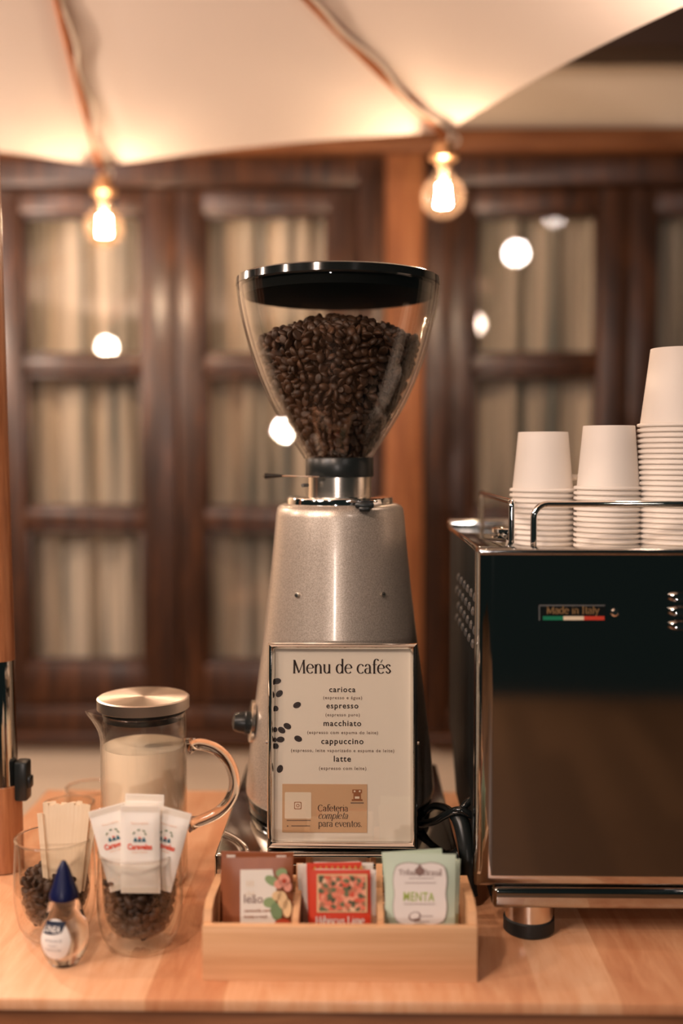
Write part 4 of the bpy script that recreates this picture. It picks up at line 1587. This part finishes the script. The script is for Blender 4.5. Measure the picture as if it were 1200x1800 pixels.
obj('cup_tray', box(mx0 + 0.02, mx1 - 0.02, YM + 0.03, ymb - 0.03, ztr - 0.004, ztr, 0.001), M['satin'], em)
sp = obj('side_panel', box(mx0 + 0.004, mx0 + 0.012, YM + 0.052, ymb - 0.004, T + 0.12, zt0, 0.002), M['blackpaint'], em)
sp['org'] = em['org']
obj('lower_side_panel', prism([(YM + 0.052, 0.062), (ymb - 0.10, 0.062), (ymb - 0.03, 0.12), (YM + 0.052, 0.12)], 0.007, lambda u, v, w: Vector((mx0 + 0.005 + w, u, T + v))), M['blackpaint'], em, smooth=20)
obj('side_panel', box(mx1 - 0.012, mx1 - 0.004, YM + 0.052, ymb - 0.004, zmb, zt0, 0.002), M['blackpaint'], em)
obj('rear_panel', box(mx0 + 0.013, mx1 - 0.013, ymb - 0.010, ymb - 0.004, T + 0.125, zt0, 0.001), M['pewter'], em)
g = G()
for r_ in range(4):
    for c_ in range(6):
        yv = 1.10 + c_ * 0.036 + (0.018 if r_ % 2 else 0)
        zv = T + 0.335 - r_ * 0.017
        g.add(lathe([(0, -0.006), (0.004, -0.004), (0.0055, 0), (0.004, 0.004), (0, 0.006)], 8), 0, Matrix.Translation((mx0 + 0.0035, yv, zv)) @ Matrix.Rotation(R(25), 4, 'X') @ Matrix.Diagonal((0.55, 0.9, 0.9, 1)))
obj('vent_louvres', g, M['pewter'], sp)
# badge
FB = Frame((mx0 + 0.05, YM, T), 0.0)
FB.o.y = YM
g = G()
a_, b_ = FB.px(945, 1091), FB.px(1063, 1062)
g.add(prism(rrect(a_[0], b_[0], a_[1], b_[1], 0.0012), 0.002, FB.map(0.0)), 0)
bd = obj('maker_badge', g, M['blackgloss'], fp, smooth=30)
bd['org'] = em['org']
g = G()
W5 = 0.0023
put(g, serif('Made in Italy', 0.26, 0.13), FB, 1006, 1078, 92, W5, 0, hs=1.05)
pxrect(g, 947, 1062, 1062.5, 1065, FB, W5, 4)
pxrect(g, 946, 948, 1063, 1090, FB, W5, 4)
for i in range(3):
    pxrect(g, 953 + i * 36, 953 + (i + 1) * 36, 1082.5, 1089.5, FB, W5, 1 + i)
em_l = obj('badge_lettering', g, [M['badgegold'], M['flaggreen'], M['flagwhite'], M['flagred'], M['pewter']], fp, smooth=0)
q = at(1079, 1076, YM)
obj('panel_screw', tube([q + Vector((0, 0.001, 0)), q + Vector((0, -0.003, 0)), q + Vector((0, -0.0042, 0))], [0.0042, 0.0040, 0.0026], 16), M['chrome'], fp)
for py in (1049, 1074, 1099):
    a = at(1173, py, YM)
    x1_ = a.x + 0.11
    poly = [(0, -0.0045), (-0.006, 0.0), (0, 0.0035)]
    g = G()
    n = 10
    prof = [(0.0, 0.0055), (-0.0035, 0.005), (-0.006, 0.002), (-0.006, -0.0035), (-0.0045, -0.0042), (0.0, -0.0042)]
    v, f = [], []
    xs = [a.x, a.x + 0.003, a.x + 0.008, x1_ - 0.008, x1_ - 0.003, x1_]
    ks = [0.15, 0.7, 1, 1, 0.7, 0.15]
    for x, k in zip(xs, ks):
        for yy, zz in prof:
            v.append((x, YM + yy * k + 0.0005, a.z + zz * (0.5 + 0.5 * k)))
    m_ = len(prof)
    for i in range(len(xs) - 1):
        for j in range(m_ - 1):
            f.append((i * m_ + j, i * m_ + j + 1, (i + 1) * m_ + j + 1, (i + 1) * m_ + j))
    f.append(tuple(range(m_)))
    f.append(tuple((len(xs) - 1) * m_ + j for j in range(m_)))
    obj('front_louvre', (v, f), M['steel'], fp, smooth=50)
# base
obj('base_rail', box(mx0 + 0.017, mx1 - 0.017, YM + 0.004, ymb - 0.05, zbr, zmb + 0.001, 0.005, 4), M['mirror'], em, smooth=60)
qf = ground(931, 1640, T)
qf.y += 0.008
for x in (qf.x, mx1 - 0.06):
    for y in (qf.y, ymb - 0.09):
        ftt = obj('foot', lathe([(0, T + 0.015), (0.0240, T + 0.015), (0.0240, zbr + 0.002), (0, zbr + 0.002)], 48, (x, y, 0)), M['satin'], em)
        ftt['org'] = em['org']
        obj('rubber_pad', lathe([(0, T), (0.0235, T), (0.0255, T + 0.002), (0.0255, T + 0.014), (0.0240, T + 0.0155), (0, T + 0.0155)], 48, (x, y, 0)), M['rubber'], ftt)
# cup rails
zr1 = T + 0.430


def rail(pts):
    return tube(smooth_prof([tuple(p) for p in pts], 6), 0.0030, 12)


def bow(a_, b_, zb_, ztop_, r_=0.012):
    """handrail with two legs and rounded corners between plan points a_ and b_"""
    a_, b_ = Vector((*a_, 0)), Vector((*b_, 0))
    d_ = (b_ - a_).normalized()
    Z_ = Vector((0, 0, 1))
    pts = [a_ + Z_ * zb_, a_ + Z_ * (ztop_ - r_)]
    for i in range(1, 7):
        t_ = R(90 * i / 6)
        pts.append(a_ + Z_ * (ztop_ - r_ + r_ * math.sin(t_)) + d_ * (r_ - r_ * math.cos(t_)))
    for i in range(0, 7):
        t_ = R(90 - 90 * i / 6)
        pts.append(b_ + Z_ * (ztop_ - r_ + r_ * math.sin(t_)) - d_ * (r_ - r_ * math.cos(t_)))
    pts.append(b_ + Z_ * zb_)
    return tube(pts, 0.0033, 12)


xr0 = Xp(899, 1.13, 900)
obj('cup_rail', bow((xr0, 1.13), (Xp(846, 1.385, 870) + 0.0, 1.385), ztr, T + 0.4315, 0.006), M['chrome'], em, smooth=60)
xf0 = Xp(938, 1.105, 900)
obj('cup_rail', bow((xf0, 1.105), (mx1 - 0.06, 1.105), ztr, Zp(886, 1.105, 1000), 0.014), M['chrome'], em, smooth=60)
obj('cup_rail', bow((xr0 + 0.05, 1.385), (mx1 - 0.06, 1.385), ztr, Zp(839, 1.385, 1000), 0.012), M['chrome'], em, smooth=60)
# round cap on the tray between the rail legs
q = at(893, 930, 1.24)
obj('filler_cap', lathe([(0, ztr), (0.0125, ztr), (0.0125, ztr + 0.018), (0.0195, ztr + 0.020), (0.0195, ztr + 0.024), (0.016, ztr + 0.026), (0, ztr + 0.026)], 40, (q.x, 1.24, 0)), M['chrome'], em)

# cables between grinder and machine
g = G()
yc = 1.22
for pts, r_ in (
        ([(742, 1436, 1.20), (760, 1418, 1.19), (782, 1420, 1.17), (802, 1432, 1.15), (820, 1412, 1.15), (840, 1400, 1.16)], 0.0042),
        ([(738, 1448, 1.18), (762, 1444, 1.165), (784, 1432, 1.15), (806, 1424, 1.14), (826, 1432, 1.14), (842, 1444, 1.15)], 0.0042)):
    P = [at(x, y, Y) for x, y, Y in pts]
    g.add(tube(smooth_prof([tuple(p) for p in P], 6), r_, 12))
tag(obj('power_cord', g, M['blackgloss'], base=tuple(at(790, 1425, 1.16)), smooth=60), 'glossy black power cords crossing between grinder base and machine', 'power cord')
P = [at(x, y, Y) for x, y, Y in ((800, 1428, 1.155), (810, 1446, 1.145), (818, 1480, 1.135), (822, 1515, 1.13), (824, 1550, 1.13), (826, 1566, 1.128))]
P[-1].z = T + 0.011
P[-2].z = T + 0.020
tag(obj('drain_hose', tube(smooth_prof([tuple(p) for p in P], 6), 0.0088, 14), M['black'], base=tuple(P[-1]), smooth=60), 'thick black hose hanging down beside the tea box corner', 'hose')


# ------------------------------------------------------------------ paper cups, upside down in stacks
def cup_mesh(rr, rb, h, name):
    w = 0.0005
    rim = [(rr + 0.0016 + 0.0019 * math.cos(a_), 0.0019 + 0.0019 * math.sin(a_)) for a_ in [R(x) for x in range(-150, 151, 30)]]
    pr = [(rr - w, 0.002)] + rim + [(rr, 0.0042), (rb + (rr - rb) * 0.3, h * 0.70), (rb, h - 0.0006), (rb - 0.0004, h), (rb - 0.0010, h - 0.0002), (rb - 0.0013, h - 0.004), (0, h - 0.0042), (0, h - 0.0048), (rb - 0.0016, h - 0.0048), (rr - w, 0.002)]
    return lathe(pr, 56)


def stack(cx_px, Y, n, rr, rb, h, pitch_, labels, group):
    x = Xp(cx_px, Y, 900)
    first = obj('paper_cup', cup_mesh(rr, rb, h, 'paper_cup'), M['cup'], base=(0, 0, 0), smooth=50)
    for k in range(n):
        loc = (x, Y, ztr + 0.0006 + k * pitch_)
        o = first if k == 0 else first.copy()
        if k:
            COL.objects.link(o)
        o.location = loc
        lab = labels[2] if k == n - 1 else labels[0] if k == 0 else labels[1]
        tag(o, lab, 'paper cup', group)


stack(953, 1.235, 12, 0.0338, 0.0281, 0.0675, 0.0060,
      ('bottom cup of the shortest white stack, rim on the steel tray', 'white paper cup inside the shortest stack, only its rolled rim showing', 'topmost upside-down cup of the shortest white stack'), 'shortest cup stack')
stack(1068, 1.20, 13, 0.0340, 0.0281, 0.0700, 0.0058,
      ('bottom cup of the middle white stack, rim on the steel tray', 'white paper cup inside the middle stack, only its rolled rim showing', 'topmost upside-down cup of the middle white stack'), 'middle cup stack')
stack(1192, 1.19, 25, 0.0420, 0.0322, 0.0850, 0.00575,
      ('bottom cup of the tallest white stack, rim on the steel tray', 'white paper cup inside the tallest stack, only its rolled rim showing', 'topmost upside-down cup of the tallest white stack'), 'tallest cup stack')

# ------------------------------------------------------------------ parasol
pa = thing('parasol', 'cream cloth parasol with wooden ribs and a jointed pole', 'parasol', (Xp(8, 1.227, 1540), 1.227, T))
v, f = [], []
nu, nv_ = 14, 12
for k in range(8):
    A, B = TIPS[k], TIPS[(k + 1) % 8]
    o0 = len(v)
    for i in range(nu + 1):
        for j in range(nv_ + 1):
            u, t_ = i / nu, j / nv_
            P = HUB + (A + (B - A) * t_ - HUB) * (u * (1 - 0.012 * math.sin(PI * t_) * u))
            P = P + Vector((0, 0, -0.030 * math.sin(PI * u) + 0.012 * math.sin(PI * t_) * u * (1 - u) * 2))
            v.append(P)
    for i in range(nu):
        for j in range(nv_):
            q = o0 + i * (nv_ + 1) + j
            f.append((q, q + 1, q + nv_ + 2, q + nv_ + 1))
cn = obj('canopy', (v, f), M['canopy'], pa, smooth=30)
for k in range(8):
    pts = []
    for i in range(11):
        u = 0.03 + 0.965 * i / 10
        pts.append(HUB + (TIPS[k] - HUB) * u + Vector((0, 0, -0.030 * math.sin(PI * u) - 0.009)))
    obj('rib', tube(pts, 0.0062, 8, flat=1.2), M['rib'], pa, smooth=50)
obj('hub', tube([HUB + Vector((0, 0, -0.07)), HUB + Vector((0, 0, 0.03))], 0.035, 24), M['rib'], pa)
pb = Vector(pa['org'])
ptop = HUB + Vector((0, 0, 0.02))
za, zb2 = Zp(1380, 1.228, 20), Zp(1161, 1.232, 10)


def pole_at(z):
    t_ = (z - T) / (ptop.z - T)
    return pb + (ptop - pb) * t_


pole_at(T)
obj('lower_pole', tube([pole_at(T + 0.0005), pole_at(za)], 0.0225, 40), M['pole'], pa, smooth=40)
obj('pole_sleeve', tube([pole_at(za - 0.01), pole_at(zb2 + 0.01)], 0.0185, 40), M['steel'], pa, smooth=40)
obj('upper_pole', tube([pole_at(zb2), pole_at(zb2 + 0.4), ptop], [0.0192, 0.019, 0.018], 40), M['pole'], pa, smooth=40)
kc = at(44, 1372, 1.225)
g = G()
g.add(box(kc.x - 0.010, kc.x + 0.005, kc.y - 0.010, kc.y + 0.010, kc.z - 0.022, kc.z + 0.024, 0.003))
g.add(box(kc.x - 0.006, kc.x + 0.0085, kc.y - 0.006, kc.y + 0.006, kc.z - 0.008, kc.z + 0.006, 0.002))
obj('clamp_knob', g, M['black'], pa)

# string of lights along the ribs
g = G()
for k in (1, 2):
    pts = []
    side = Vector((-(TIPS[k] - HUB).y, (TIPS[k] - HUB).x, 0)).normalized()
    for i in range(19):
        u = 0.05 + 0.945 * i / 18
        w_ = -0.011 - 0.005 * math.sin(i * 1.9)
        pts.append(HUB + (TIPS[k] - HUB) * u + side * w_ + Vector((0, 0, -0.030 * math.sin(PI * u) - 0.012 - 0.004 * math.sin(i * 1.3))))
    pts.append(TIPS[k] + Vector((0, 0, -0.022)))
    g.add(tube(smooth_prof([tuple(p) for p in pts], 3), 0.0034, 8))
    # clip loop at the rib tip
    c_ = TIPS[k] + Vector((0.012, -0.004, -0.016))
    g.add(tube([c_ + Vector((0.010 * math.cos(a_), 0, 0.010 * math.sin(a_))) for a_ in [2 * PI * i / 16 for i in range(16)]], 0.0024, 8, closed=True))
tag(obj('string_light_cable', g, M['cable'], base=tuple(HUB), smooth=60), 'white cable of the string lights running along the parasol ribs', 'cable')

for k, lab in ((1, 'lit globe bulb above the grinder hopper lid'), (2, 'lit globe bulb above the milk jug, near the pole')):
    top = TIPS[k] + Vector((0, 0, -0.018))
    if k == 1:
        cpx, gy = 779, 346
    else:
        cpx, gy = 183, 399
    gc = at(cpx, gy, top.y)
    zc_ = gc.z
    x_, y_ = gc.x, gc.y
    rg = 0.0395
    t = thing('globe_bulb', lab, 'light bulb', (x_, y_, zc_), 'globe bulbs on the parasol rib tips')
    zs_ = zc_ + rg + 0.034
    ztop_ = min(top.z, zs_ + 0.05)
    obj('socket', lathe([(0, ztop_), (0.012, ztop_), (0.0165, ztop_ - 0.006), (0.0165, zs_ + 0.002), (0.0255, zs_), (0.0255, zs_ - 0.008), (0.015, zs_ - 0.012), (0.0125, zs_ - 0.022), (0, zs_ - 0.022)], 32, (x_, y_, 0)), M['brass'], t)
    gp = [(rg * math.sin(R(a_)), zc_ - rg * math.cos(R(a_))) for a_ in range(0, 151, 6)] + [(0.0150, zc_ + rg + 0.004), (0.0135, zc_ + rg + 0.012)]
    gl = obj('globe', lathe(gp, 48, (x_, y_, 0)), M['globe'], t, smooth=70)
    g = G()
    for i in range(6):
        a_ = 2 * PI * i / 6 + 0.3
        p0 = Vector((x_ + 0.009 * math.cos(a_), y_ + 0.009 * math.sin(a_), zc_ + 0.020))
        p1 = Vector((x_ + 0.012 * math.cos(a_ + 0.5), y_ + 0.012 * math.sin(a_ + 0.5), zc_ - 0.016))
        g.add(tube([p0, p1], 0.0016, 6))
    obj('filament', g, M['filament'], t)
    obj('stem', lathe([(0, zc_ + 0.021), (0.004, zc_ + 0.021), (0.006, zc_ + 0.034), (0.008, zs_ - 0.02), (0, zs_ - 0.02)], 16, (x_, y_, 0)), M['cable'], t)

for o in sc.objects:
    if 'org' in o:
        del o['org']
